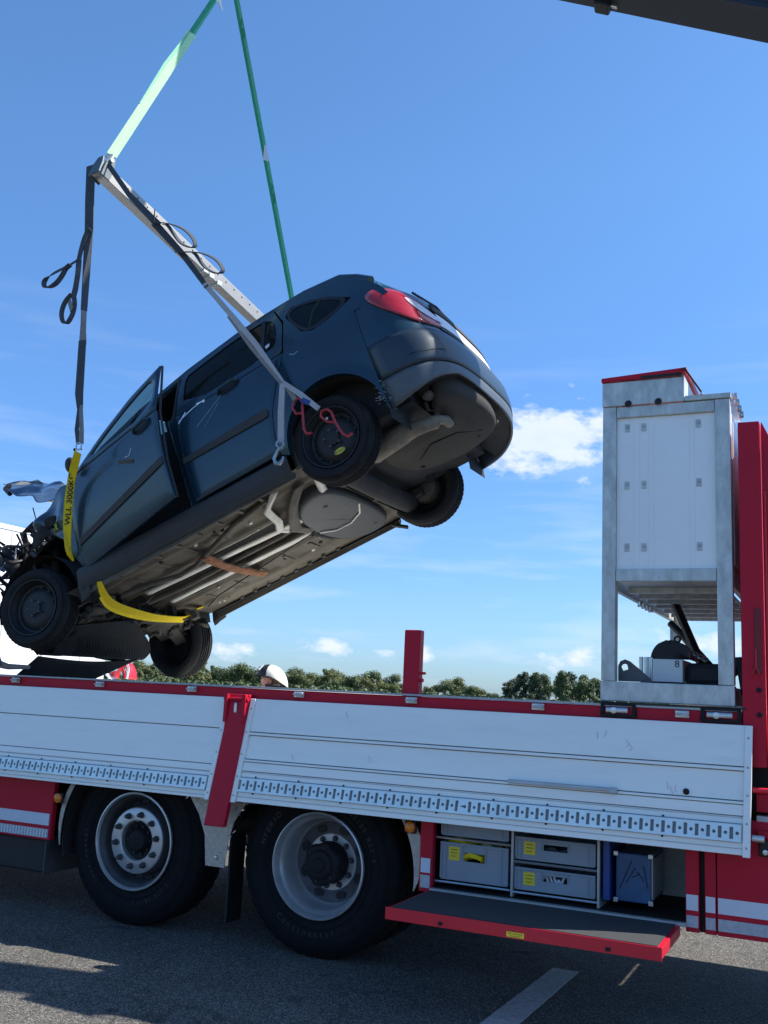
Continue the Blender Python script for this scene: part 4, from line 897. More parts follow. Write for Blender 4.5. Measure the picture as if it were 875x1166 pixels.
G().grid(lambda u, v: (lambda t: Vector((lerp(-1.60, -1.735, u), t*lerp(.585, .56, u), lerp(1.348, 1.275, u)+.045*(1-t*t))))(2*v-1), 4, 12).build('roof_spoiler', CAR, tg, smooth=True, solid=.02)
for m_ in (0, 1):
    # tail lights on the corner: wrap from the side (low t) to the tailgate edge
    tlp = [(-1.745, 1.04), (-1.83, 1.055), (-1.955, .985), (-2.05, .80), (-2.06, .72), (-1.99, .715), (-1.93, .765), (-1.82, .88), (-1.755, .975)]
    def tl(x, z, off=.008):
        # find t on the wrap where x matches
        xr = interp(XR, z); q = min(1, max(0, (x-X0)/(xr-X0))); e = 2/3.4; s = q**(1/e); a = math.asin(min(1, s)); t = a/pi
        p = wrap(t, z, off); return Vector((p.x, -p.y if m_ else p.y, p.z))
    L1 = G().fan(smooth_poly(tlp, 2), lambda x, z: tl(x, z, .010), 5).build('tail_light', TAIL, CAROBJ, smooth=True, solid=.01)
    G().fan(smooth_poly([(-1.945, .93), (-1.985, .90), (-2.06, .78), (-2.045, .755), (-1.995, .81)], 2), lambda x, z: tl(x, z, .013), 3).build('reversing_lens', LENSW, L1, smooth=True)
    ring(G(), smooth_poly(tlp, 2), smooth_poly([(-1.8+(x+1.9)*.0+ (x+1.8)*1.05, .9+(z-.9)*1.06) for x, z in tlp], 2), 50, lambda x, z: tl(x, z, .006), 1).build('lamp_seal', GASK, L1)
# scuffed arch corner
g = G(); rn = random.Random(5)
for i in range(46):
    x = rn.gauss(-1.66, .022); z = rn.gauss(.34, .035); L_ = rn.uniform(.006, .022)
    g.ribbon([Vector((x, BY(-1.6, z)+.006 if x < X0 else BY(x, z)+.006, z)), Vector((x+L_, BY(-1.6, z)+.006, z+L_*rn.uniform(-.2, .8)))], (0, .1, 1), .0014, .001)
g.build('scuff_marks', SHK, CAROBJ, fixn=False)

# --- underbody
def floor_z(x, y):
    z = .215
    z -= .018*math.exp(-((abs(y)-.56)/.035)**2)+.0*y        # chassis rails (proud, downwards)
    z -= .022*math.exp(-((abs(y)-.30)/.03)**4)
    z += .10*math.exp(-((y)/.13)**4)                          # tunnel
    z += .012*(.5+.5*math.tanh((sin(x*21)-.2)*5))*(1 if .34 < abs(y) < .52 else 0)
    z -= .010*(.5+.5*math.tanh((sin(x*13+1)+.1)*6))*math.exp(-((abs(y)-.66)/.05)**4)
    z += .006*noise.noise(Vector((x*5, y*7, 0)))
    return z+.025*max(0, x)*.9
G().grid(lambda u, v: (lambda x, y: Vector((x, y, floor_z(x, y))))(lerp(-.95, .95, u), lerp(-.755, .755, v)), 150, 150).build('floor_pan', UND, CAROBJ, smooth=True)
G().grid(lambda u, v: (lambda x, y: Vector((x, y, .36+.15*min(1, max(0, (x+1.0)/-.25))-.0+.02*noise.noise(Vector((x*4, y*4, 2))))))(lerp(-2.0, -.95, u), lerp(-.52, .52, v)), 30, 20).build('boot_floor', BLKD, CAROBJ, smooth=True)
G().box(-1.0, -.95, -.75, .75, .20, .55).build('rear_bulkhead', UND, CAROBJ)
g = G()
def rail(y0, y1, x0, x1, w_, z=.178):
    g.grid(lambda u, v: Vector((lerp(x0, x1, u), lerp(y0, y1, u)+(v-.5)*w_, z+.02*u*(x1 > 0)+.010*abs(2*v-1)**3+.004*noise.noise(Vector((u*9, v*3, y0*9))))), 40, 6)
rail(.12, .22, -.62, .70, .065, .172); rail(-.16, -.12, -.50, .75, .06, .178)
g.build('floor_rail', UNDL, CAROBJ, smooth=True, solid=.006)  # rails coloured pale to paint their sunlit strips
G().ribbon([(-.70, -.10, .165), (.5, -.38, .18), (.7, -.5, .185)], (0, 1, 0), .012, .01).build('brake_pipe', UNDB, CAROBJ)
G().tube([(.75, .42, .185), (.55, .40, .17), (.35, .30, .165), (.18, .34, .155), (.0, .42, .165), (-.30, .55, .18), (-.62, .62, .19)], .018, 8).build('exhaust_pipe', UNDB, CAROBJ, smooth=40)
G().tube([(.80, .10, .19), (.5, .02, .20), (.1, .0, .21), (-.35, .03, .19), (-.52, .1, .17)], .022, 8).build('exhaust_pipe', UNDB, CAROBJ, smooth=40)
g = G().grid(lambda u, v: (lambda y: Vector((lerp(.035, .105, v)+.02*sin(pi*u), y, .150+.012*(2*u-1)**2-.012*(1-(2*v-1)**4)+.01*noise.noise(Vector((u*5, v*2, 0))))))(lerp(.40, -.36, u)), 30, 6)
cb_ = g.build('tunnel_brace', RUST, CAROBJ, smooth=40, solid=.008)
for y in (.34, .27, -.24, -.31): G().lathe([(0, -.006), (.009, -.005), (.011, 0)], (.07, y, .140), (0, 0, 1), 8).build('brace_bolt', RUST, cb_)
# folded heat shields in front of the tank
def bandz(path, w_, m, nm, amp=.02, seed=1):
    f3 = [Vector(p) for p in path]
    g = G(); n = 30
    def P(u):
        d = u*(len(f3)-1); i = min(int(d), len(f3)-2); return f3[i].lerp(f3[i+1], d-i)
    g.grid(lambda u, v: P(u)+Vector(((v-.5)*w_, 0, .012*abs(2*v-1)**2+amp*noise.noise(Vector((u*4, v*2, seed))))), n, 6)
    return g.build(nm, m, CAROBJ, smooth=True, solid=.004)
bandz([(-.72, .66, .19), (-.55, .52, .16), (-.50, .30, .15), (-.42, .16, .165), (-.46, .04, .175)], .06, UNDL, 'heat_shield', .012, 2)
bandz([(-.86, .60, .17), (-.72, .46, .14), (-.60, .28, .13), (-.50, .08, .14), (-.52, -.10, .16)], .085, UNDB, 'heat_shield', .014, 4)
bandz([(-.98, .56, .18), (-.92, .40, .155), (-.88, .30, .15)], .06, UNDL, 'heat_shield', .008, 6)
g = G().tube([(-.50, -.15, .18), (-.54, -.32, .17), (-.60, -.48, .18), (-.70, -.62, .19)], .028, 8); g.build('filler_hose', BLKD, CAROBJ, smooth=40)
for i, (x, y) in enumerate(((-.48, -.30), (-.40, -.45), (-.30, -.50), (-.10, -.42), (.15, -.30), (-.2, .52), (.05, .48), (.3, .55), (-.35, .40))):
    G().lathe([(0, -.014), (.012, -.012), (.016, 0)], (x, y, floor_z(x, y)-.001), (0, 0, 1), 10).build('floor_plug', BLKD if i % 2 else UNDL, CAROBJ)
g = G()
for k in range(8): x = -.42+k*.13; g.box(x, x+.03, -.705, -.69, .19+.02*max(0, x), .212)
for k in range(8): x = -.62+k*.17; g.box(x, x+.02, .62, .70, .185+.02*max(0, x), .20+.02*max(0, x))
g.build('floor_stampings', UNDB, CAROBJ, kind='stuff')
# fuel tank
tk = smooth_poly([(-.60, .24), (-.78, .43), (-.96, .42), (-1.0, .05), (-.98, -.40), (-.90, -.60), (-.70, -.64), (-.55, -.45), (-.53, -.10)], 3)
cx, cy = -.78, -.10
g = G(); n = len(tk); vs = []; lev = [(1.0, .25), (1.0, .185), (.985, .165), (.95, .150), (.90, .143), (.5, .138), (.0001, .136)]
for k, z in lev: vs += [Vector((cx+(x-cx)*k, cy+(y-cy)*k, z+.004*noise.noise(Vector((x*6*k, y*6, 0))))) for x, y in tk]
g.add(vs, [(l*n+i, l*n+(i+1) % n, (l+1)*n+(i+1) % n, (l+1)*n+i) for l in range(len(lev)-1) for i in range(n)])
tnk = g.build('fuel_tank', TANKM, CAROBJ, smooth=50)
G().ribbon([(-.57, -.12, .136), (-.66, -.20, .129), (-.78, -.20, .127), (-.90, -.12, .130), (-.965, -.0, .140)], (.3, 1, 0), .012, .006).build('tank_edge_trim', UNDL, tnk)
G().lathe([(0, -.006), (.014, -.004), (.018, .0)], (-.82, .22, .137), (0, 0, 1), 10).build('tank_screw', GASK, tnk)
G().lathe([(0, -.006), (.012, -.004), (.016, .0)], (-.86, -.44, .140), (0, 0, 1), 10).build('tank_screw', GASK, tnk)
# twist beam
g = G().grid(lambda u, v: Vector((-1.10+.06*cos(pi*v*1.6-.8)-.02*(2*u-1)**2, lerp(.62, -.62, u), .20-.055*sin(pi*v*1.6-.3)+.0)), 30, 10); g.build('twist_beam', BLKD, CAROBJ, smooth=True, solid=.006)
# rear silencer, pipe, hanger
EXH = mat('dusty_exhaust', (.21, .18, .135), .7, .25, .25, 12, .35, 50, .3, ((.10, .08, .06), .35, 16))
G().tube([(-1.22, .40, .225), (-1.30, .41, .215), (-1.33, .415, .215), (-1.58, .44, .225), (-1.62, .445, .235), (-1.66, .45, .24)], [.03, .05, .068, .066, .05, .03], 14).build('rear_silencer', EXH, CAROBJ, smooth=45)
G().tube([(-1.64, .45, .235), (-1.76, .44, .215), (-1.80, .40, .215), (-1.82, .30, .235), (-1.80, .18, .26)], .030, 12).build('tail_pipe', EXH, CAROBJ, smooth=45)
G().tube([(-1.56, .44, .215), (-1.66, .452, .21), (-1.74, .44, .20), (-1.785, .395, .20)], [.055, .05, .043, .035], 12).build('pipe_joint', EXH, CAROBJ, smooth=45)
G().tube([(-1.80, .52, .30), (-1.78, .47, .27), (-1.80, .42, .27), (-1.83, .46, .31)], .012, 8).build('exhaust_hanger', BLKD, CAROBJ, smooth=40)
G().ico((-1.83, .52, .33), .05, (.8, 1, .6), 2).build('hanger_bracket', UNDB, CAROBJ, smooth=True)
# boot floor pan with the spare wheel well: broad, nearly flat, rounded edge
WP = smooth_poly([(-1.27, .20), (-1.50, .235), (-1.70, .25), (-1.79, .32), (-1.86, .56), (-1.99, .50), (-2.045, .25), (-2.05, -.05), (-1.99, -.30), (-1.80, -.42), (-1.58, -.44), (-1.36, -.36), (-1.25, -.10)], 3)
cx, cy = -1.64, -.05
g = G(); n = len(WP); vs = []; lev = [(1.0, .44), (1.0, .33), (.985, .300), (.95, .282), (.90, .274), (.70, .268), (.66, .262), (.60, .256), (.30, .254), (.0001, .254)]
for k, z in lev: vs += [Vector((cx+(x-cx)*k, cy+(y-cy)*k, z+.007*noise.noise(Vector((x*4*k, y*4*k, 0))))) for x, y in WP]
g.add(vs, [(l*n+i, l*n+(i+1) % n, (l+1)*n+(i+1) % n, (l+1)*n+i) for l in range(len(lev)-1) for i in range(n)])
sw = g.build('spare_wheel_well', mat('dark_underseal', (.042, .038, .033), .8, 0, .2, 3, .2, 25, .25, ((.045, .04, .035), .35, 5), 0), CAROBJ, smooth=50)
G().tube([(-1.45, -.10, .252), (-1.60, .05, .250), (-1.78, .02, .252), (-1.90, -.15, .262)], .006, 6).build('seam_bead', BLKD, sw, smooth=40)
for p in ((-1.40, -.25), (-1.85, -.22), (-1.62, .12)): G().lathe([(0, -.008), (.014, -.006), (.018, .0)], (p[0], p[1], .262), (0, 0, 1), 10).build('drain_plug', BLKD, sw)
G().grid(lambda u, v: wrap(lerp(.06, .94, u), lip(lerp(.06, .94, u))+.02, -.02).lerp(Vector((-1.72, .60*cos(pi*lerp(.06, .94, u)), .40)), v), 30, 5).build('bumper_underside', BLKD, CAROBJ, smooth=True)
G().lathe([(0, -.02), (.02, -.02), (.028, 0)], (-1.98, -.28, .33), (0, 0, 1), 12).build('towing_eye_cover', UNDB, CAROBJ, smooth=40)
for y, x in ((-.62, -1.05), (-.20, -1.0), (.25, -1.0)): G().box(x-.03, x+.02, y-.02, y+.02, .19, .30).build('axle_bracket', UNDB, CAROBJ, bev=.006)
G().bar((-.88, -.70, .17), (-.98, -.74, .11), .04, .02).build('bent_jacking_lug', BLKD, CAROBJ, bev=.004)
# cabin: seats & dark inner shell
G().box(-1.75, .6, -.62, .62, .30, .62).build('cabin_tub', INTR, CAROBJ)
for x in (.0, -.80):
    for y in (.34, -.34):
        s = G().box(x-.05, x+.10, y-.22, y+.22, .55, 1.08).build('seat_backrest', INTR, CAROBJ, bev=.05)
        G().box(x-.04, x+.05, y-.12, y+.12, 1.10, 1.22).build('headrest', INTR, s, bev=.03)
        G().box(x+.05, x+.5, y-.22, y+.22, .52, .66).build('seat_cushion', INTR, s, bev=.04)
G().box(.45, .70, -.62, .62, .6, .97).build('dashboard', INTR, CAROBJ, bev=.05)
# --- crushed front end
def crumple(pts_fn, nu, nv, amp, fr, seed, name, m, solid=.004, smooth=40):
    def f(u, v):
        p = Vector(pts_fn(u, v)); q = p*fr+Vector((seed, seed*2, seed*3)); return p+Vector((noise.noise(q), noise.noise(q+Vector((7, 1, 3))), noise.noise(q+Vector((2, 8, 5)))))*amp
    return G().grid(f, nu, nv).build(name, m, CAROBJ, smooth=smooth, solid=solid)
def bil(a, b, c, d): 
    a, b, c, d = map(Vector, (a, b, c, d)); return lambda u, v: a.lerp(b, u).lerp(d.lerp(c, u), v)
crumple(bil((.97, .55, 1.03), (1.52, .48, 1.36), (1.72, .22, 1.64), (1.25, .18, 1.42)), 34, 20, .05, 6.5, 1.3, 'bonnet', mat('crumpled_blue_bonnet', (.06, .10, .17), .25, .3, .15, 4, .05, 30, .5, ((.2, .23, .26), .2, 8), .7), .004, 30)
crumple(bil((1.25, .18, 1.42), (1.72, .22, 1.64), (1.70, -.55, 1.50), (1.05, -.60, 1.15)), 30, 20, .05, 8, 1.3, 'bonnet', MATS['crumpled_blue_bonnet'], .004, 30)
G().tube([(1.50, .47, 1.36), (1.55, .45, 1.43), (1.52, .44, 1.45), (1.60, .40, 1.47)], .02, 6).build('bonnet_catch', BLK, CAROBJ)
G().tube([(1.335, .45, 1.16), (1.24, .55, .93)], .005, 6).build('bonnet_stay', BLK, CAROBJ)
G().tube([(1.08, .5, 1.06), (1.06, .55, .98)], .018, 6).build('bonnet_hinge', BLK, CAROBJ)
crumple(lambda u, v: (lerp(.85, 1.45, u), lerp(-.6, .62, v), .80-.25*u+.10*sin(v*9)*u), 22, 22, .09, 6, 3.1, 'crushed_engine_bay', DARK, .01)
crumple(lambda u, v: (1.40+.12*sin(v*7), lerp(-.62, .66, v), lerp(.25, .86, u)), 16, 30, .10, 7, 4.4, 'crushed_radiator', DARK, .01)
rn = random.Random(11)
for i in range(54):
    p = Vector((rn.uniform(1.15, 1.62), rn.uniform(.1, .68), rn.uniform(.50, .90))); pts = [p]
    for k in range(4): pts.append(pts[-1]+Vector((rn.uniform(-.08, .08), rn.uniform(-.08, .08), rn.uniform(-.08, .07))))
    G().tube(pts, rn.uniform(.006, .02), 6).build('torn_hose' if i % 2 else 'bent_bracket', [BLK, DARK, BLKD][i % 3], CAROBJ, smooth=40)
for i in range(34):
    p = Vector((rn.uniform(1.2, 1.66), rn.uniform(.3, .70), rn.uniform(.45, .86))); s = rn.uniform(.04, .10)
    vs = [p+Vector((rn.uniform(-s, s), rn.uniform(-s, s)*.5, rn.uniform(-s, s))) for _ in range(5)]
    G().add(vs, [(0, 1, 2), (2, 3, 0), (1, 2, 4), (3, 4, 0)]).build('torn_panel', [DARK, BLK, CARG][i % 3], CAROBJ, solid=.004, fixn=False)
for p in ((1.33, .70, .80),):
    G().ribbon([Vector(p), Vector(p)+Vector((.03, .01, -.10))], (1, 0, .2), .012, .003).build('broken_lamp_shard', LENSW, CAROBJ)
G().tube([(.92, .75, .80), (.90, .76, .73), (.93, .76, .70), (.89, .77, .69), (.92, .765, .76)], .006, 6).build('yellow_wiring', mat('yellow_green_wire', (.45, .50, .05), .5), CAROBJ, smooth=40)
crumple(bil((1.45, .62, .52), (1.45, -.5, .5), (1.52, -.45, .10), (1.55, .55, .07)), 26, 16, .07, 6, 12.5, 'crushed_bumper_core', DARK, .01)
crumple(bil((1.0, .55, .30), (1.5, .55, .30), (1.52, .50, .06), (1.05, .50, .10)), 16, 12, .05, 7, 14.5, 'torn_arch_liner', DARK, .006)
crumple(bil((.88, .79, .80), (1.20, .74, .80), (1.12, .72, .68), (.90, .77, .72)), 22, 14, .055, 13, 5.5, 'crushed_headlamp', BLKD, .006)
G().box(.95, 1.45, -.45, .42, .18, .62).build('gearbox_and_engine', DARK, CAROBJ, bev=.05)
G().ico((1.05, .32, .20), .13, (1.2, .9, .7), 3).build('gearbox_bell', UNDB, CAROBJ, smooth=True)
crumple(bil((.90, .55, .17), (.90, -.55, .17), (1.12, -.50, .15), (1.12, .50, .15)), 20, 10, .05, 6, 6.6, 'subframe', UNDB, .03)
for i in range(12):
    p = Vector((rn.uniform(.9, 1.2), rn.uniform(-.5, .5), rn.uniform(.10, .17))); q = p+Vector((rn.uniform(-.15, .15), rn.uniform(-.2, .2), rn.uniform(-.03, .03)))
    G().tube([p, (p+q)/2+Vector((0, 0, .02)), q], rn.uniform(.008, .022), 8).build('underbody_pipe', [BLKD, UNDB, UND][i % 3], CAROBJ, smooth=40)
rn = random.Random(77)
for i in range(60):
    y_ = rn.uniform(-.62, .60); x_ = rn.uniform(.84, 1.16)-.10*(y_ < -.3); z_ = rn.uniform(.10, .19); p = Vector((x_, y_, z_)); k_ = i % 4
    if k_ == 0: G().box(x_-.03, x_+.03, y_-.025, y_+.025, z_-.02, z_+.05, None).build('mounting_bracket', [BLKD, UNDB, DARK][i % 3], CAROBJ, bev=.008)
    elif k_ == 1: G().lathe([(0, -.02), (.018, -.018), (.03, .0), (.03, .03)], p, (rn.uniform(-.3, .3), rn.uniform(-.3, .3), 1), 10).build('bushing', [UNDB, BLKD][i % 2], CAROBJ, smooth=40)
    else:
        a_ = rn.uniform(0, 6.28); l_ = rn.uniform(.08, .22); q = p+Vector((cos(a_)*l_, sin(a_)*l_, rn.uniform(-.02, .03)))
        G().tube([p, p.lerp(q, .5)+Vector((0, 0, rn.uniform(-.02, .03))), q], rn.uniform(.007, .018), 8).build('hose', [BLKD, UNDB, UND, BLK][i % 4], CAROBJ, smooth=40)
G().tube([(1.05, -.15, .20), (1.10, -.40, .16), (1.10, -.62, .10)], [.05, .03, .025], 10).build('drive_shaft', UNDB, CAROBJ, smooth=40)
G().bar((.98, -.30, .15), (1.10, -.62, .07), .10, .035).build('wishbone', UNDB, CAROBJ, bev=.012)
# floor details: brake and fuel lines, stiffening ribs, bolts
for k_, y_ in enumerate((.235, .262, -.215)):
    G().tube([(.85, y_+.04, floor_z(.85, y_)-.012)]+[(x_, y_+.006*sin(x_*9+k_), floor_z(x_, y_)-.010) for x_ in (.6, .4, .2, 0, -.2, -.4)]+[(-.52, y_+.05, .17)], .005, 6).build('brake_line', [BLKD, UNDL, BLKD][k_], CAROBJ, smooth=40)
for x_ in (-.35, -.12, .12, .36, .60):
    for sy in (1, -1):
        if (x_ == -.35 and sy > 0): continue
        G().box(x_-.012, x_+.012, min(sy*.36, sy*.52), max(sy*.36, sy*.52), floor_z(x_, sy*.44)-.012, floor_z(x_, sy*.44)+.01).build('floor_rib', UND, CAROBJ, bev=.005)
for i in range(16):
    x_ = rn.uniform(-.7, .75); y_ = rn.choice([-.60, -.585, .575, .60, -.28, .30, .10, -.06])+rn.uniform(-.01, .01)
    G().lathe([(0, -.009), (.008, -.008), (.010, 0)], (x_, y_, floor_z(x_, y_)-.002), (0, 0, 1), 8).build('floor_bolt', [UNDL, BLKD, RUST][i % 3], CAROBJ)
# ribbed undershield
g = G(); us = bil((.90, .20, .085), (1.15, .60, .10), (1.55, .34, .08), (1.46, -.55, .07))
def usf(u, v): 
    p = us(u, v); rib = .006*(1 if (u*34) % 1 < .5 else 0)*(1 if .22 < v < .95 and u < .8 else 0); bow = -.03*sin(pi*u)*sin(pi*v); bg = sin(pi*v)*(1-u)
    return p+Vector((.04*bg, -.20*bg, bow-rib))
g.grid(usf, 136, 14).build('undershield', BLKD, CAROBJ, smooth=30, solid=.006)
# hanging bumper cover with grille teeth
bl = bil((1.45, -.48, .065), (1.58, .44, .075), (1.86, .46, .0), (1.68, -.14, -.045))
g = G().grid(lambda u, v: bl(u, v)+Vector((.0, 0, -.03*sin(pi*u))), 30, 6); g.build('front_bumper_cover', BLKD, CAROBJ, smooth=30, solid=.01)
g = G()
for k in range(11):
    u = .04+k*.09; a = bl(u, 1)+Vector((0, 0, -.03*sin(pi*u)+.01)); g.bar(a, a+Vector((.09, .01, -.055)), .055, .012)
g.build('grille_teeth', BLK, CAROBJ)
crumple(bil((1.62, .76, .36), (1.66, .74, .02), (1.86, .60, .06), (1.70, .70, .30)), 10, 8, .03, 7, 8.8, 'bumper_corner', CARG, .01)
G().tube([(1.66, .86, .14), (1.70, .78, .06), (1.70, .62, .03), (1.66, .46, .02)], [.04, .035, .022, .015], 8).build('bent_bumper_beam', mat('pinkish_primer', (.30, .24, .24), .6, 0, .15, 8), CAROBJ, smooth=40)
# ================================================================== LIFTING GEAR
A = Vector((-4.618, -.35, 5.015)); B = Vector((-4.218, 1.60, 4.372)); H = Vector((-4.392, .63, 7.258)); B = A+(B-A)*1.07
BD = (B-A).normalized(); SD = BD.cross(Vector((0, 0, 1))).normalized(); UD = SD.cross(BD).normalized()
if UD.z < 0: UD = -UD
def bp(t, s=0, u=0): return A.lerp(B, t)+SD*s+UD*u
bm_ = thing('spreader_beam', 'pale metal spreader beam with hole rows hanging slanted over the car', 'beam', A)
g = G(); g.bar(bp(-.02), bp(1.02), .085, .10, UD); g.build('beam_tube', SPREAD, bm_, bev=.004)
for k in range(22):
    for s in (1,): G().lathe([(0, .0025), (.008, .0025), (.009, 0)], bp(.05+k*.043, 0, .0502), UD, 8).build('pin_hole', GASK, bm_)
    G().lathe([(0, .0025), (.006, .0025), (.007, 0)], bp(.05+k*.043, SD.x and .0427*(1 if SD.y < 0 else -1), .02), SD*(1 if SD.y < 0 else -1), 8).build('pin_hole', GASK, bm_)
for t, n in ((.0, 1), (1.0, 1)):
    for s in (-.055, .055):
        G().prism([(-.03, -.06), (.05, -.06), (.045, .06), (.03, .12), (-.015, .12), (-.03, .06)], lambda a, b, s=s, t=t: bp(t, s-.005)+BD*a+UD*b, lambda a, b, s=s, t=t: bp(t, s+.005)+BD*a+UD*b).build('end_plate', mat('grey_blue_steel_%d%d' % (t, s > 0), (.10, .13, .15), .55, .2, .15, 9), bm_, bev=.003)
    G().tube([bp(t, -.075, .085), bp(t, .075, .085)], .016, 10).build('shackle_bolt', STEEL, bm_, smooth=40)
G().prism([(-.062, -.058), (.062, -.058), (.050, .045), (.028, .10), (-.030, .10), (-.052, .045)], lambda a, b: bp(-.024)+SD*a+UD*b, lambda a, b: bp(-.018)+SD*a+UD*b).build('end_cap', MATS['grey_blue_steel_00'], bm_, bev=.003)
for t in (.47, .50, .54): G().bar(bp(t, -.052, -.04), bp(t, .052, -.04), .05, .035).build('clamp_bracket', GALV, bm_, bev=.004)
def shackle(p, d, size, label, sd=None, m=None):
    """bow shackle: bow points along d"""
    d = Vector(d).normalized(); e = Vector(sd or (1, 0, 0)); e = (e-d*e.dot(d)).normalized()
    t = thing('bow_shackle', label, 'shackle', p)
    pts = [p+e*size*.5, p+e*size*.62+d*size*.5]+[p+d*size*(.75+.62*sin(a))+e*size*.66*cos(a) for a in [pi*k/8 for k in range(9)]]+[p-e*size*.62+d*size*.5, p-e*size*.5]
    G().tube(pts, size*.16, 8).build('bow', m or STEEL, t, smooth=50)
    G().tube([p-e*size*.85, p+e*size*.85], size*.18, 8).build('pin', m or STEEL, t, smooth=50); G().lathe([(0, 0), (size*.34, 0), (size*.34, size*.25), (0, size*.25)], p-e*size*1.0, e, 6).build('nut', DARK, t)
    return t
shackle(A+UD*.085+Vector((0, 0, .01)), (H-A), .055, 'small bow shackle at the near upper end of the spreader beam')
shackle(B+UD*.085, (H-B), .055, 'small bow shackle at the far end of the beam behind the car')
# green round slings
CAMP = Vector((0, -CAM_D, CAM_H))
def facing(a, b):
    d = (b-a).normalized(); v = ((a+b)/2-CAMP).normalized(); return d.cross(v).normalized()
sl1 = thing('green_sling', 'green lifting sling, lower part coloured as sunlit, slanting from the crane hook to the near beam end', 'sling', H)
a, b = H, A+UD*.10+(H-A).normalized()*.07; f = facing(a, b)
m1 = a.lerp(b, .36)
G().ribbon([m1+f*.0, b+f*.006], f*.75+Vector((.35, .25, .1)), .072, .012).build('lower_band', GRNW, sl1)  # lower part in paler green, its sunlit look put into colour
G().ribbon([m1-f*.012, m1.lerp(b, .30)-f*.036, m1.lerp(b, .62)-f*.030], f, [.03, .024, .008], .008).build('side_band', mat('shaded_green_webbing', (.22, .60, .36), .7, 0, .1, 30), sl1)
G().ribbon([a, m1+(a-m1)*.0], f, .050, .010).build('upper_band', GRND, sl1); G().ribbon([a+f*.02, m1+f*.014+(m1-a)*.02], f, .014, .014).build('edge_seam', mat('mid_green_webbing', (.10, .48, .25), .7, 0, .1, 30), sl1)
q = a.lerp(b, .125); G().add([q+f*.02, q+f*.055+Vector((0, 0, -.09)), q+f*.045+Vector((.015, 0, -.12)), q+f*.01+Vector((0, 0, -.05))], [(0, 1, 2, 3)]).build('sling_tag', mat('grey_tag', (.35, .37, .36), .6), sl1, solid=.001, fixn=False)
sl2 = thing('green_sling', 'deep green lifting sling running steeply down behind the car roof', 'sling', H)
a, b = H+Vector((.01, 0, 0)), B+UD*.12; f = facing(a, b)
G().ribbon([a+f*.008, b+f*.008], f, .030, .010).build('front_band', mat('teal_green_webbing', (.10, .50, .32), .7, 0, .1, 30), sl2)
G().ribbon([a-f*.012, b-f*.012], f, .022, .012).build('rear_band', GRND, sl2)
g = G()
for t0 in (.14, .58):
    def tf(x, y, z, t0=t0):
        return a.lerp(b, t0)+f*(.008+y)+(b-a).normalized()*x+((a+b)/2-CAMP).normalized()*-.008
    text_geo('WLL 2000kg', .03, tf, g)
g.build('printed_text', mat('faded_green_print', (.02, .15, .09), .7), sl2, fixn=False)
q = a.lerp(b, .445); G().add([q+f*.012, q+f*.032+Vector((0, 0, -.03)), q+f*.060+Vector((.0, 0, -.17)), q+f*.010+Vector((0, 0, -.15))], [(0, 1, 2, 3)]).build('sling_tag', WHITE, sl2, solid=.001, fixn=False)
# crane hook above the frame
hk = thing('crane_hook', 'dark steel crane hook carrying both green slings', 'hook', H)
G().tube([H+Vector((.08*cos(t), 0, .03+.08*sin(t))) for t in [pi*1.9-pi*1.45*k/14 for k in range(15)]]+[H+Vector((0, 0, .2)), H+Vector((0, 0, .42))], .025, 10).build('hook_body', DARK, hk, smooth=50)
# crane boom, running back over the bed to the crane behind the cabinet
P0 = Vector((-4.55, .66, 7.90)); P1 = Vector((1.35, 1.42, 5.40)); bd = (P1-P0).normalized(); bs = bd.cross(Vector((0, 0, 1))).normalized(); bu = bs.cross(bd).normalized()
cr = thing('crane_boom', 'dark crane boom with blue edge crossing overhead at the upper right', 'crane', P1)
def bbar(t0, t1, s, u, w_, h, nm, m, bev=.01): return G().bar(P0.lerp(P1, t0)+bs*s+bu*u, P0.lerp(P1, t1)+bs*s+bu*u, w_, h, bu).build(nm, m, cr, bev=bev)
bbar(.36, 1, 0, .17, .30, .30, 'outer_section', BOOM); bbar(-.02, .37, 0, .12, .11, .13, 'inner_extension', BOOM); bbar(.42, 1, 0, -.012, .36, .035, 'lower_flange', BOOMB); bbar(.40, 1, 0, .34, .34, .03, 'upper_flange', BOOMB)
bbar(.522, .540, -.10, -.05, .12, .07, 'cylinder_bracket', BLK, .015); bbar(.540, .548, -.10, -.035, .03, .03, 'bracket_lip', STEEL, .004); bbar(.5, .95, -.22, .15, .05, .05, 'hydraulic_pipe', BLK); bbar(.355, .385, 0, .17, .36, .36, 'extension_collar', BOOM)
G().tube([P1+Vector((0, 0, .3)), Vector((1.35, 1.42, 1.0))], .22, 20).build('crane_column', BOOM, cr, smooth=50)
G().tube([P0+Vector((0, 0, .0)), H+Vector((0, 0, .42))], .03, 8).build('hook_link', DARK, cr)
# near grey strap
def cwv(x, y, z): return cw(x, y, z)
s1 = thing('lashing_strap', 'dark grey strap hanging from the near beam end down to the yellow belt', 'strap', A)
top = Vector((-4.738, -.33, 5.04)); K = Vector((-4.571, -.33, 2.99))
G().ribbon([top+Vector((-.005, 0, .06)), Vector((-4.715, -.335, 4.83)), Vector((-4.690, -.335, 4.60)), Vector((-4.674, -.33, 4.22)), Vector((-4.662, -.33, 4.0))], [(1, 0, 0), (1, .1, 0), (1, .3, 0), (.5, 1, 0), (.4, 1, 0)], [.075, .07, .062, .05, .045], .008).build('upper_webbing', DGREYW, s1)
G().ribbon([Vector((-4.662, -.33, 4.0)), Vector((-4.65, -.33, 3.85)), Vector((-4.640, -.33, 3.75))], [(.4, 1, 0), (1, .5, 0), (1, .2, 0)], [.04, .04, .055], .006).build('middle_webbing', GREYW, s1)
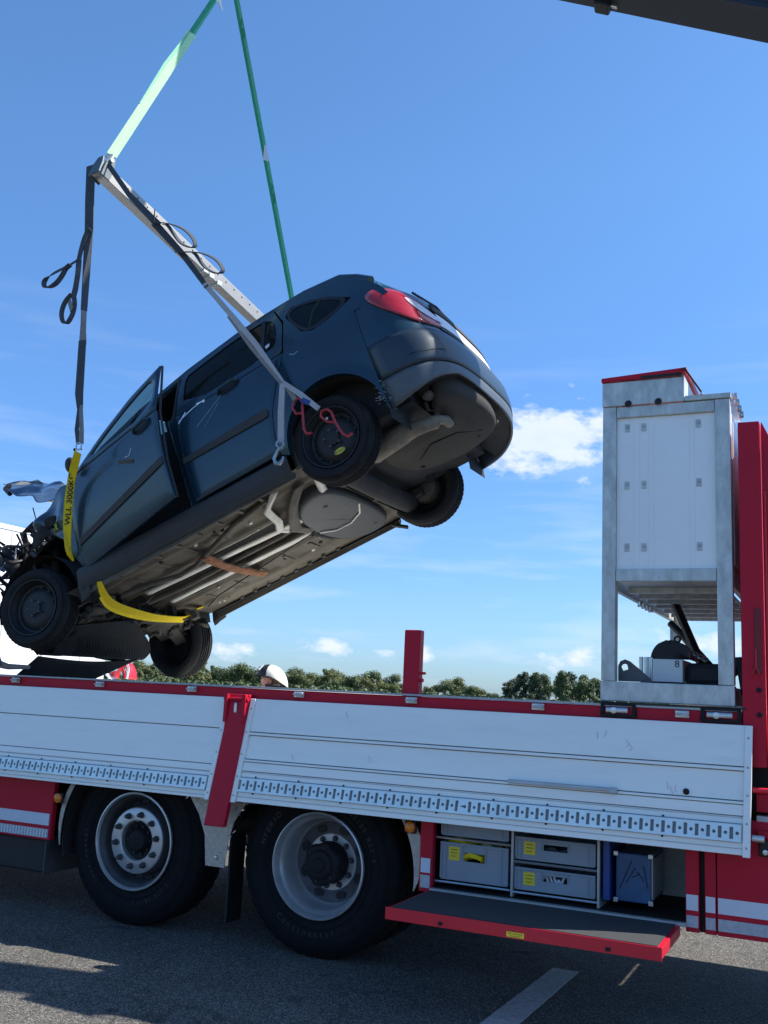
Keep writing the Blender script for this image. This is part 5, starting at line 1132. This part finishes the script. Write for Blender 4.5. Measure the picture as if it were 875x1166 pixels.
G().ribbon([Vector((-4.641, -.335, 3.78)), Vector((-4.62, -.335, 3.40)), Vector((-4.60, -.335, 3.30))], [(1, .1, 0), (1, .1, 0), (.7, .5, 0)], [.055, .06, .04], .010).build('sleeve', DGREYW, s1)
for o, m in ((-.022, DGREYW), (.02, GREYW)): G().ribbon([Vector((-4.60+o*.3, -.335, 3.32)), Vector((-4.585+o, -.335, 3.15)), K+Vector((o*.5, 0, .06))], (1, .2, 0), [.024, .03, .035], .006).build('lower_webbing', m, s1)
# dangling loose loops with eyes
lp = thing('strap_loops', 'loose dark strap tails with two eyes dangling left of the near strap', 'strap', (-4.68, -.36, 4.56))
G().ribbon([(-4.655, -.36, 4.585), (-4.69, -.36, 4.56), (-4.715, -.36, 4.47), (-4.729, -.36, 4.37)], (1, .6, .2), .03, .007, 2).build('stem', DGREYW, lp)
G().ribbon([(-4.729, -.36, 4.375), (-4.80, -.36, 4.345), (-4.87, -.36, 4.325), (-4.96, -.37, 4.29), (-5.01, -.38, 4.245), (-5.0, -.385, 4.20), (-4.96, -.38, 4.185), (-4.90, -.37, 4.215), (-4.86, -.36, 4.28), (-4.84, -.36, 4.325), (-4.80, -.36, 4.345)], [(0, .6, 1)]*4+[(.5, 1, .3)]*3+[(.6, .8, 0)]*4, .034, .007, 2).build('left_eye', DGREYW, lp)
G().ribbon([(-4.729, -.36, 4.37), (-4.712, -.37, 4.27), (-4.71, -.38, 4.15), (-4.72, -.38, 4.10)], (1, .4, 0), .038, .007, 2).build('short_tail', DGREYW, lp)
G().ribbon([(-4.72, -.38, 4.10), (-4.70, -.38, 4.03), (-4.71, -.38, 3.96), (-4.75, -.38, 3.895), (-4.79, -.385, 3.91), (-4.808, -.39, 3.98), (-4.79, -.385, 4.06), (-4.74, -.38, 4.11)], [(1, .4, 0)]*3+[(.4, 1, .2)]*3+[(.6, .7, 0)]*2, .032, .007, 2).build('lower_eye', DGREYW, lp)
G().add([Vector(p) for p in ((-4.73, -.395, 4.08), (-4.70, -.395, 4.0), (-4.72, -.395, 3.97), (-4.75, -.395, 4.04))], [(0, 1, 2, 3)]).build('strap_tag', GREYW, lp, solid=.002, fixn=False)
# strap along the beam and down to the rear wheel
s2 = thing('lashing_strap', 'pale grey strap running under the beam then down to the rear wheel hooks', 'strap', A)
NB = -SD if SD.y > 0 else SD
V1 = cwv(-1.105, .875, .70); mat('pale_sleeve', (.42, .41, .41), .8, 0, .1, 40, .2, 200)
lo = [Vector((-4.56, -.36, 5.06)), Vector((-4.343, -.36, 4.79)), Vector((-4.062, -.36, 4.515)), Vector((-3.837, -.36, 4.27)), Vector((-3.625, -.36, 4.016))]
NF = (Vector((-4, -.36, 4.4))-CAMP).normalized(); dd = (V1-lo[-1]); f = facing(lo[-1], V1)
G().ribbon(lo[:3], f, [.035, .036, .05], .006).build('upper_webbing', DGREYW, s2); G().ribbon([lo[1].lerp(lo[2], .9)-f*.01]+lo[3:], f, [.05, .04, .034], .008).build('joint_webbing', DGREYW, s2)
G().ribbon([lo[-1]-dd*.04, lo[-1]+dd*.35+f*.012, lo[-1]+dd*.62+f*.018, lo[-1]+dd], f, [.032, .036, .036, .03], .005).build('main_webbing', MATS['pale_sleeve'], s2)
G().ribbon([lo[-1]+dd*.30-f*.012, lo[-1]+dd*.62-f*.016, lo[-1]+dd*.99-f*.008], f, [.012, .024, .022], .005).build('second_webbing', mat('brownish_webbing', (.26, .22, .19), .8, 0, .12, 40), s2)
W1 = cwv(-.968, .885, .345)
G().ribbon([V1+Vector((0, -.012, 0)), V1.lerp(W1, .5)+Vector((0, -.015, 0)), W1], (1, 0, 0), [.036, .042, .042], .010).build('short_tail', MATS['pale_sleeve'], s2)
G().ribbon([V1+Vector((.01, -.01, 0)), cwv(-1.20, .90, .56), cwv(-1.285, .915, .405)], (1, 0, .8), [.03, .034, .032], .008).build('hook_tail', MATS['pale_sleeve'], s2)
G().ribbon([V1+Vector((.01, .0, 0)), cwv(-1.15, .89, .555)], (1, 0, .3), .03, .006).build('hook_tail', MATS['brownish_webbing'], s2)
G().ribbon([cwv(-1.20, .905, .52), cwv(-1.24, .91, .47)], (1, 0, .8), .03, .012).build('blue_label', BLUEP, s2)
h1 = [(-1.137, .56), (-1.113, .53), (-1.120, .485), (-1.169, .462), (-1.20, .505), (-1.185, .550), (-1.150, .558)]
def hook(pts, y, label):
    P = [cwv(x, y+.004*i, z) for i, (x, z) in enumerate(pts)]
    return tag(G().tube(P, .0085, 8).build('red_hook', HOOK, smooth=50), label, 'hook')
hook([(-1.155, .462), (-1.120, .475), (-1.110, .52), (-1.135, .558), (-1.175, .556), (-1.192, .515), (-1.178, .47), (-1.160, .40), (-1.148, .34), (-1.155, .305), (-1.19, .288)], .87, 'left of two bent red lashing hooks in front of the rear wheel')
hook([(-1.335, .295), (-1.29, .325), (-1.266, .375), (-1.285, .400), (-1.325, .388), (-1.345, .355), (-1.347, .30), (-1.358, .235), (-1.372, .185), (-1.395, .155), (-1.43, .155)], .87, 'right of two bent red lashing hooks in front of the rear wheel')
t = thing('snap_hook', 'small pale snap hook on the strap tail left of the rear wheel', 'hook', W1)
o = W1
G().tube([o+Vector((x, -.01, z)) for x, z in ((-.022, .01), (-.026, -.012), (-.008, -.03), (.012, -.03), (.026, -.012), (.022, .01), (-.022, .01))], .007, 8).build('eye', SHK, t, smooth=50)
G().tube([o+Vector((x, -.01, z)) for x, z in ((.0, -.03), (-.018, -.06), (-.034, -.095), (-.022, -.125), (.008, -.128), (.026, -.105), (.028, -.085))], [.012, .012, .013, .013, .011, .009, .006], 8).build('hook_body', SHK, t, smooth=50)
G().bar(o+Vector((-.004, -.012, -.045)), o+Vector((.012, -.012, -.10)), .008, .008).build('latch', DARK, t)
# eyes on the beam
for nm, pts, y in (('left', [(-4.09, 4.53), (-4.062, 4.527), (-3.937, 4.493), (-3.825, 4.437), (-3.748, 4.363), (-3.721, 4.304), (-3.754, 4.291), (-3.842, 4.335), (-3.907, 4.413), (-3.965, 4.491), (-4.0, 4.50)], -.385), ('right', [(-3.88, 4.285), (-3.844, 4.28), (-3.696, 4.257), (-3.575, 4.202), (-3.502, 4.132), (-3.491, 4.088), (-3.544, 4.084), (-3.637, 4.139), (-3.708, 4.235), (-3.74, 4.262)], -.385)):
    tag(G().ribbon([Vector((x, y, z)) for x, z in pts], (.25, 1, .35), .030, .007, 2).build('strap_eye', DGREYW), 'dark strap eye standing off the beam, %s' % ('nearer its upper end' if nm == 'left' else 'nearer the car roof'), 'strap')
tag(G().tube([Vector((-4.094, -.37, 4.52)), Vector((-4.108, -.36, 4.64))], .004, 6).build('locking_pin', DARK), 'thin dark pin standing up at the strap joint over the beam', 'pin')
# yellow belt round the nose of the car
shackle(K+Vector((0, -.01, .02)), (0, 0, 1), .034, 'tiny shackle joining the grey strap to the yellow belt', None, STEEL)
t = thing('yellow_belt', 'yellow lifting belt printed WLL 3000KG slung under the front of the car', 'belt', K)
yb = [K+Vector((0, -.01, 0)), cwv(.60, .885, .90), cwv(.715, .87, .64), cwv(.80, .83, .47), cwv(.82, .77, .42)]
G().ribbon([p+Vector((.0, 0, 0)) for p in yb], [(1, 0, .1)]*3+[(1, 0, .5), (1, 0, .8)], [.05, .066, .066, .045, .015], .008, 2).build('near_leg', YELW, t)
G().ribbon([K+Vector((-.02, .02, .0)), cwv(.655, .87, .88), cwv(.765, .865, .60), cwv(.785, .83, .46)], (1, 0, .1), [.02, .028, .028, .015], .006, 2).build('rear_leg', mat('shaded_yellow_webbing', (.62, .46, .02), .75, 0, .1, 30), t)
ub = [cwv(.64, .79, .175), cwv(.70, .70, .12), cwv(.775, .55, .100), cwv(.82, .295, .095), cwv(.84, .0, .095), cwv(.82, -.34, .115), cwv(.79, -.42, .19), cwv(.78, -.60, .24), cwv(.76, -.80, .28), cwv(.68, -.84, .9)]
G().ribbon(ub, [tuple(CM @ Vector((1, .35, -.1)))]*len(ub), [.03, .05, .075, .085, .07, .06, .05, .045, .05, .05], .006, 2).build('under_strap', YELW, t)
G().ribbon([p+Vector((-.02, 0, -.012)) for p in ub[1:6]], [tuple(CM @ Vector((1, .1, -.6)))]*5, [.03, .05, .055, .04, .03], .006, 2).build('under_strap_fold', YELW, t)
a, b = yb[1].lerp(yb[0], .18), yb[2]; dr = (a-b).normalized(); fx = dr.cross(((a+b)/2-CAMP).normalized()).normalized(); c0 = (a+b)/2; fr = -((c0-CAMP).normalized())
if fx.x > 0: fx = -fx
text_geo('WLL 3000KG', .062, lambda x, y, z: c0+dr*x*1.0+fx*y*.8+fr*.014, bold=.022).build('printed_text', INK, t, fixn=False)
tag(G().ribbon([bp(1, 0, 0), cwv(.3, -.95, 1.4), cwv(.68, -.86, .95)], (1, 0, 0), .04, .006).build('lashing_strap', GREYW), 'grey strap on the far side of the car dropping to the nose', 'strap')
tag(G().ribbon([bp(1, 0, 0), cwv(-.6, -.95, 1.35), cwv(-1.1, -.88, .6)], (1, 0, 0), .04, .006).build('lashing_strap', GREYW), 'grey strap on the far side of the car dropping to the far rear wheel', 'strap')
# ================================================================== BACKGROUND THINGS
# white box trailer
wt = thing('white_box_trailer', 'white box trailer standing beyond the truck at the left edge', 'trailer', (-14.3, 7, 0))
WH = mat('white_trailer_skin', (.82, .83, .84), .4, 0, .03, .6)
G().box(-15.6, -12.92, 2.2, 9.9, .95, 4.02).build('box_body', WH, wt, bev=.03)
for i in range(8): G().box(-12.922, -12.912, 2.3+i*.98, 2.325+i*.98, 1.0, 3.95).build('seam_strip', mat('trailer_seam_%d' % i, (.5, .52, .53), .5), wt)
G().box(-12.93, -12.905, 2.2, 9.9, .93, 1.03).build('lower_rail', ALUD, wt); G().box(-12.93, -12.905, 2.2, 9.9, 3.96, 4.04).build('upper_rail', WH, wt)
G().box(-15.2, -13.2, 2.4, 9.5, .7, .93).build('chassis', DARK, wt)
for y in (7.0, 8.3):
    for x in (-13.3, -15.5): r = tyre(G(), (x, y, .5), (-1, 0, 0), .5, .29, .3, 0, .015, 48, .005, 3).build('wheel', RUB, wt, smooth=45)
# firefighter behind the truck bed
def person():
    t = thing('person', 'firefighter in a white helmet with dark front, only the head showing above the bed', 'person', (-5.10, 3.2, 0))
    px, py = -5.10, 3.2
    J = dict(pel=(0, 0, .86), sp=(0, .01, 1.05), ch=(0, .02, 1.24), nk=(0, 0, 1.38), h0=(-.01, -.01, 1.49), h1=(-.02, -.015, 1.58), h2=(-.01, -.01, 1.65))
    vs = []; ed = []; rad = []
    def nd(p, r, par=None):
        vs.append((px+p[0], py+p[1], p[2])); rad.append(r); i = len(vs)-1
        if par is not None: ed.append((par, i))
        return i
    a = nd(J['pel'], (.17, .13)); b = nd(J['sp'], (.16, .12), a); c = nd(J['ch'], (.19, .13), b); n_ = nd(J['nk'], (.062, .062), c); h = nd(J['h0'], (.07, .08), n_); h = nd(J['h1'], (.078, .098), h); h = nd(J['h2'], (.075, .095), h)
    for s in (-1, 1):
        k = nd((s*.10, 0, .80), (.10, .11), a); k = nd((s*.12, -.02, .46), (.075, .08), k); k = nd((s*.13, .02, .10), (.055, .06), k); k = nd((s*.14, -.12, .05), (.045, .04), k)
        m = nd((s*.19, .02, 1.30), (.075, .075), c); m = nd((s*.25, .03, 1.04), (.052, .052), m); m = nd((s*.24, -.10, .83), (.038, .038), m); m = nd((s*.235, -.14, .76), (.036, .022), m)
        for f_ in range(4):
            q = nd((s*.235+(f_-1.5)*.018, -.175, .70-.004*abs(f_-1)), (.009, .009), m); q = nd((s*.235+(f_-1.5)*.018, -.165, .655+.006*abs(f_-1.5)), (.008, .008), q)
        q = nd((s*.205, -.155, .74), (.011, .011), m); q = nd((s*.20, -.18, .70), (.009, .009), q)
    me = bpy.data.meshes.new('b'); me.from_pydata(vs, ed, []); o = bpy.data.objects.new('b', me); COL.objects.link(o)
    o.modifiers.new('k', 'SKIN'); o.modifiers.new('s', 'SUBSURF').levels = 2
    for i, r in enumerate(rad): me.skin_vertices[0].data[i].radius = r; me.skin_vertices[0].data[i].use_root = (i == 0)
    bpy.context.view_layer.update(); dg = bpy.context.evaluated_depsgraph_get(); e = o.evaluated_get(dg); m2 = e.to_mesh()
    g = G()
    hc = Vector((px-.015, py-.012, 1.585)); fd = Vector((-.82, -.57, 0)).normalized(); sd = fd.cross(Vector((0, 0, 1)))
    V = []
    for v in m2.vertices:
        p = v.co.copy(); q = p-hc; d = q.dot(fd); s = q.dot(sd)
        if p.z > 1.42 and d > .02:
            p += fd*(.028*math.exp(-(s/.018)**2-((p.z-1.575)/.03)**2) - .012*(math.exp(-((abs(s)-.032)/.014)**2-((p.z-1.615)/.014)**2)) + .008*math.exp(-(s/.03)**2-((p.z-1.53)/.01)**2))
        V.append(p)
    g.add(V, [tuple(f.vertices) for f in m2.polygons]); e.to_mesh_clear(); bpy.data.objects.remove(o)
    body = g.build('body', SKIN, t, smooth=True); ms = body.data; ms.materials.append(FAB)
    for f in ms.polygons:
        z = f.center.z+t.location.z
        r = sqrt(f.center.x**2)
        if z < 1.37 and not (z < .78 and r > .17 and z > .6): f.material_index = 1
    for s in (-1, 1):
        c = hc+fd*.083+sd*.032*s+Vector((0, 0, .03)); G().ico(c, .012, (1, .8, .8), 2).build('eye', mat('eye_white_%d' % (s > 0), (.5, .48, .45), .2), t, smooth=True)
        G().ico(hc+sd*.085*s+Vector((0, 0, -.01)), .03, (.4, .7, 1), 2).build('ear', SKIN, t, smooth=True)
    # helmet
    HC = Vector((px+.0, py, 1.618)); g = G()
    def dome(u, v, k=0.):
        a_ = 2*pi*u; b_ = pi/2*v; r = (.138+k)*cos(b_)**.8; d = fd*cos(a_)*1.12+sd*sin(a_)*.95; back = max(0, -cos(a_)+.1)
        return HC+d*r+Vector((0, 0, (.118+k)*sin(b_)-.085*(1-v)*back+.02*(1-v)*max(0, cos(a_))))
    g.grid(dome, 40, 12); hm = g.build('helmet', mat('luminescent_helmet_white', (.80, .80, .66), .3, 0, .02, 5, coat=.3), t, smooth=True)
    G().grid(lambda u, v: dome((u-.5)*.34, v*.80, .005), 20, 6).build('front_band', BLK, hm, smooth=True)
    G().grid(lambda u, v: dome((u-.5)*.5, .0, .004)+(fd*cos(pi*(u-.5))*1.1+sd*sin(pi*(u-.5))*.5)*.035*v-Vector((0, 0, .012*v)), 20, 2).build('brim', DARK, hm, smooth=True, solid=.005)
    c_ = dome(.05, .38, .006); G().lathe([(0, .010), (.018, .008), (.020, 0)], c_, (fd+sd*.35+Vector((0, 0, .5))), 14).build('badge', STEEL, hm, smooth=40)
    G().tube([dome(.93, .25, .012), dome(.93, .6, .012)], .008, 6).build('lamp_stripe', WHITE, hm, smooth=40)
    for s in (-1, 1): G().ribbon([HC+sd*s*.135+Vector((0, 0, -.02)), HC+sd*s*.10+fd*.02+Vector((0, 0, -.12)), HC+sd*s*.03+fd*.06+Vector((0, 0, -.19))], tuple(fd), .02, .004).build('chin_strap', BLK, hm)
    G().grid(lambda u, v: HC+(fd*-cos(pi*(u-.5)*1.4)*1.0+sd*sin(pi*(u-.5)*1.4)*.95)*(.13-.02*v)+Vector((0, 0, -.07-.06*v)), 16, 4).build('neck_guard', BLK, hm, smooth=True, solid=.004)
    G().lathe([(.085, 1.36), (.075, 1.40), (.07, 1.43)], (px, py, 0), (0, 0, 1), 20).build('jacket_collar', FAB, t, smooth=True, solid=.01)
person()
# kit lying on the far side of the bed
t = thing('red_kit_bag', 'red curved kit bag lying on the far side of the truck bed', 'bag', (-6.1, 2.2, 1.52))
g = G().grid(lambda u, v: Vector((-6.12+.11*cos(pi*(1-u)), 2.15+.12*v, 1.53+.155*sin(pi*u)*(1 if u > .5 else .9))), 16, 4); g.build('shell', REDB, t, smooth=50, solid=.01)
G().tube([(-6.12+.075*cos(pi*(1-k/10)), 2.14, 1.535+.11*sin(pi*k/10)) for k in range(11)], .010, 8).build('handle', RED, t, smooth=50)
G().ribbon([(-6.03, 2.13, 1.69), (-6.0, 2.13, 1.62), (-6.01, 2.13, 1.53)], (1, .3, 0), .02, .004).build('white_piping', WHITE, t)
tag(G().grid(lambda u, v: Vector((lerp(-6.50, -6.15, u), 2.05+.12*v, 1.528+.075*sin(pi*u)**.8*(1-.4*v)+.018*noise.noise(Vector((u*7, v*4, 0))))), 20, 6).build('white_cloth', WHITE, smooth=True, solid=.008), 'crumpled white cloth lying beside the red kit bag', 'cloth')
tag(G().tube([(-6.31, 2.04, 1.565), (-6.08, 2.04, 1.635)], .030, 12).build('blue_roll', mat('pale_blue_fabric', (.12, .50, .62), .6, 0, .12, 20), smooth=50), 'pale blue rolled blanket leaning on the white cloth', 'blanket')
# ================================================================== TREES
def crown_mesh(seed, kind, m):
    rn = random.Random(seed); g = G()
    lobes = []
    if kind == 'round': 
        for _ in range(9): lobes.append((Vector((rn.uniform(-2.6, 2.6), rn.uniform(-2.2, 2.2), rn.uniform(3.2, 7.4))), rn.uniform(1.5, 2.3)))
    elif kind == 'tall':
        for k in range(9): z = 2.2+k*.85; lobes.append((Vector((rn.uniform(-.9, .9)*(1.6-k*.12), rn.uniform(-.9, .9), z)), 1.9-k*.13))
    else:
        for k in range(13): z = 1.6+k*.6; lobes.append((Vector((rn.uniform(-2.0, 2.0)*(1.15-(z-1.6)/10), rn.uniform(-1.6, 1.6), z)), rn.uniform(1.0, 1.5)))
    for c, r in lobes:
        for _ in range(int(190*r)):
            d = Vector((rn.gauss(0, 1), rn.gauss(0, 1), rn.gauss(0, 1))).normalized(); q = c+Vector((d.x, d.y, d.z*.8))*r*rn.uniform(.45, 1.08)
            s = rn.uniform(.11, .28); nrm = (d+Vector((rn.uniform(-.7, .7), rn.uniform(-.7, .7), rn.uniform(-.3, .9)))).normalized(); a = nrm.cross(Vector((rn.uniform(-1, 1), rn.uniform(-1, 1), rn.uniform(-1, 1)))).normalized(); b = nrm.cross(a)
            g.add([q+a*s, q+b*s*rn.uniform(.5, 1), q-a*s, q-b*s*rn.uniform(.5, 1)], [(0, 1, 2, 3)])
    me = bpy.data.meshes.new('crown'); me.from_pydata([tuple(v) for v in g.v], [], g.f); me.materials.append(m); return me
def trunk_mesh(seed, h):
    rn = random.Random(seed); g = G(); g.tube([(0, 0, -.05), (.05, 0, h*.35), (rn.uniform(-.2, .2), 0, h*.7), (rn.uniform(-.3, .3), .1, h)], [.28, .22, .14, .05], 8)
    for k in range(5):
        z = h*(.35+.12*k); a = rn.uniform(0, 6.28); g.tube([(0, 0, z), (1.0*cos(a), 1.0*sin(a), z+.7), (1.9*cos(a), 1.9*sin(a), z+1.1)], [.09, .06, .02], 6)
    me = bpy.data.meshes.new('trunk'); me.from_pydata([tuple(v) for v in g.v], [], g.f); me.materials.append(BARK); return me
CR = {'round': [(crown_mesh(s, 'round', LEAF[k]), 9.2) for s, k in ((1, 1), (2, 1), (3, 0))], 'tall': [(crown_mesh(s, 'tall', LEAF[k]), 10.2) for s, k in ((4, 0), (5, 0), (6, 1))], 'pine': [(crown_mesh(s, 'pine', LEAF[k]), 9.8) for s, k in ((7, 2), (8, 2), (9, 1))]}
TM = trunk_mesh(3, 7)
def pray(px, py): return fw*1.0 + r2*((px-437.5)/F_PX) - u2*((py-583)/F_PX)
TOP = [(-400, 745), (100, 752), (150, 754), (200, 754), (240, 754), (290, 758), (340, 759), (380, 763), (440, 765), (460, 774), (485, 777), (505, 776), (517, 768), (530, 776), (555, 782), (572, 786), (583, 772), (596, 763), (612, 767), (640, 764), (664, 765), (690, 776), (760, 786), (900, 790), (1400, 800)]
rn = random.Random(21); x = -60; i = 0
while x < 930:
    kind = 'tall' if x < 245 else ('round' if x < 575 else 'pine')
    if rn.random() < .2: kind = rn.choice(['round', 'tall'])
    jit = (rn.uniform(-6, 4) if i % 2 else rn.uniform(3, 10)) if x < 500 else rn.uniform(-3, 6)
    ty = interp(TOP, x)+jit; dist = rn.uniform(230, 290); d = pray(x, ty); hd = sqrt(d.x**2+d.y**2); k = dist/hd
    pos = Vector((d.x*k, -CAM_D+d.y*k, 0)); hgt = CAM_H+d.z*k
    me, h0 = rn.choice(CR[kind]); sc = hgt/h0
    grp = 'trees along the far edge of the field'
    if x < 150: lab = 'tall olive green tree in the wood hidden behind the crushed car nose'
    elif x < 180: lab = 'tall olive green tree in the wood right of the red kit bag'
    elif x < 240: lab = 'tall olive green tree in the wood under the far front wheel of the car'
    elif x < 292: lab = 'olive green tree in the wood just left of the firefighter helmet'
    elif x < 345: lab = 'mid green tree in the wood just right of the firefighter helmet'
    elif x < 400: lab = 'mid green tree in the wood midway between the helmet and the red stake'
    elif x < 458: lab = 'mid green tree in the wood close to the left side of the red stake'
    elif x < 505: lab = 'low green tree hidden behind or right beside the red stake'
    elif x < 535: lab = 'round crowned tree standing above its neighbours right of the red stake'
    elif x < 575: lab = 'low green tree in the dip between the red stake and the dark pines'
    elif x < 620: lab = 'dark pine in the left half of the clump near the rack'
    elif x < 690: lab = 'dark pine in the right half of the clump touching the rack'
    elif x < 745: lab = 'small tree far off seen through the rack beside its lifting lug'
    else: lab = 'small tree far off hidden behind the winch and red post'
    rt_ = bpy.data.objects.new('pine_tree' if kind == 'pine' else 'broadleaf_tree', None); COL.objects.link(rt_); rt_.location = pos; rt_.scale = (sc*rn.uniform(1.0, 1.4), sc, sc); rt_.rotation_euler = (0, 0, rn.uniform(0, 6.28))
    rt_['label'] = lab; rt_['category'] = 'tree'; rt_['group'] = grp
    c = bpy.data.objects.new('crown', me); COL.objects.link(c); c.parent = rt_
    c = bpy.data.objects.new('trunk', TM); COL.objects.link(c); c.parent = rt_; 
    i += 1; x += rn.uniform(4.5, 7) if x < 460 else rn.uniform(6, 9)
# hedge-like undergrowth along the wood edge
rn = random.Random(4); vs = []; fs = []
for _ in range(15000):
    px_ = rn.uniform(-70, 940); d = pray(px_, 780); hd = sqrt(d.x**2+d.y**2); dist = rn.uniform(222, 236); k = dist/hd
    hh = (2.2 if px_ < 470 else 1.8)*(1+.4*noise.noise(Vector((px_*.03, 0, 0)))); p = Vector((d.x*k, -CAM_D+d.y*k, rn.uniform(0, hh)))
    s = rn.uniform(.2, .45); a = Vector((rn.uniform(-1, 1), rn.uniform(-1, 1), rn.uniform(-1, 1))).normalized(); b = a.cross(Vector((rn.uniform(-1, 1), rn.uniform(-1, 1), rn.uniform(-1, 1)))).normalized()
    o = len(vs); vs += [p+a*s, p+b*s, p-a*s, p-b*s]; fs.append((o, o+1, o+2, o+3))
me = bpy.data.meshes.new('undergrowth'); me.from_pydata([tuple(v) for v in vs], [], fs); me.materials.append(LEAF[1]); o = bpy.data.objects.new('undergrowth', me); COL.objects.link(o); o['kind'] = 'stuff'
o['label'] = 'low green undergrowth along the foot of the far wood'; o['category'] = 'undergrowth'
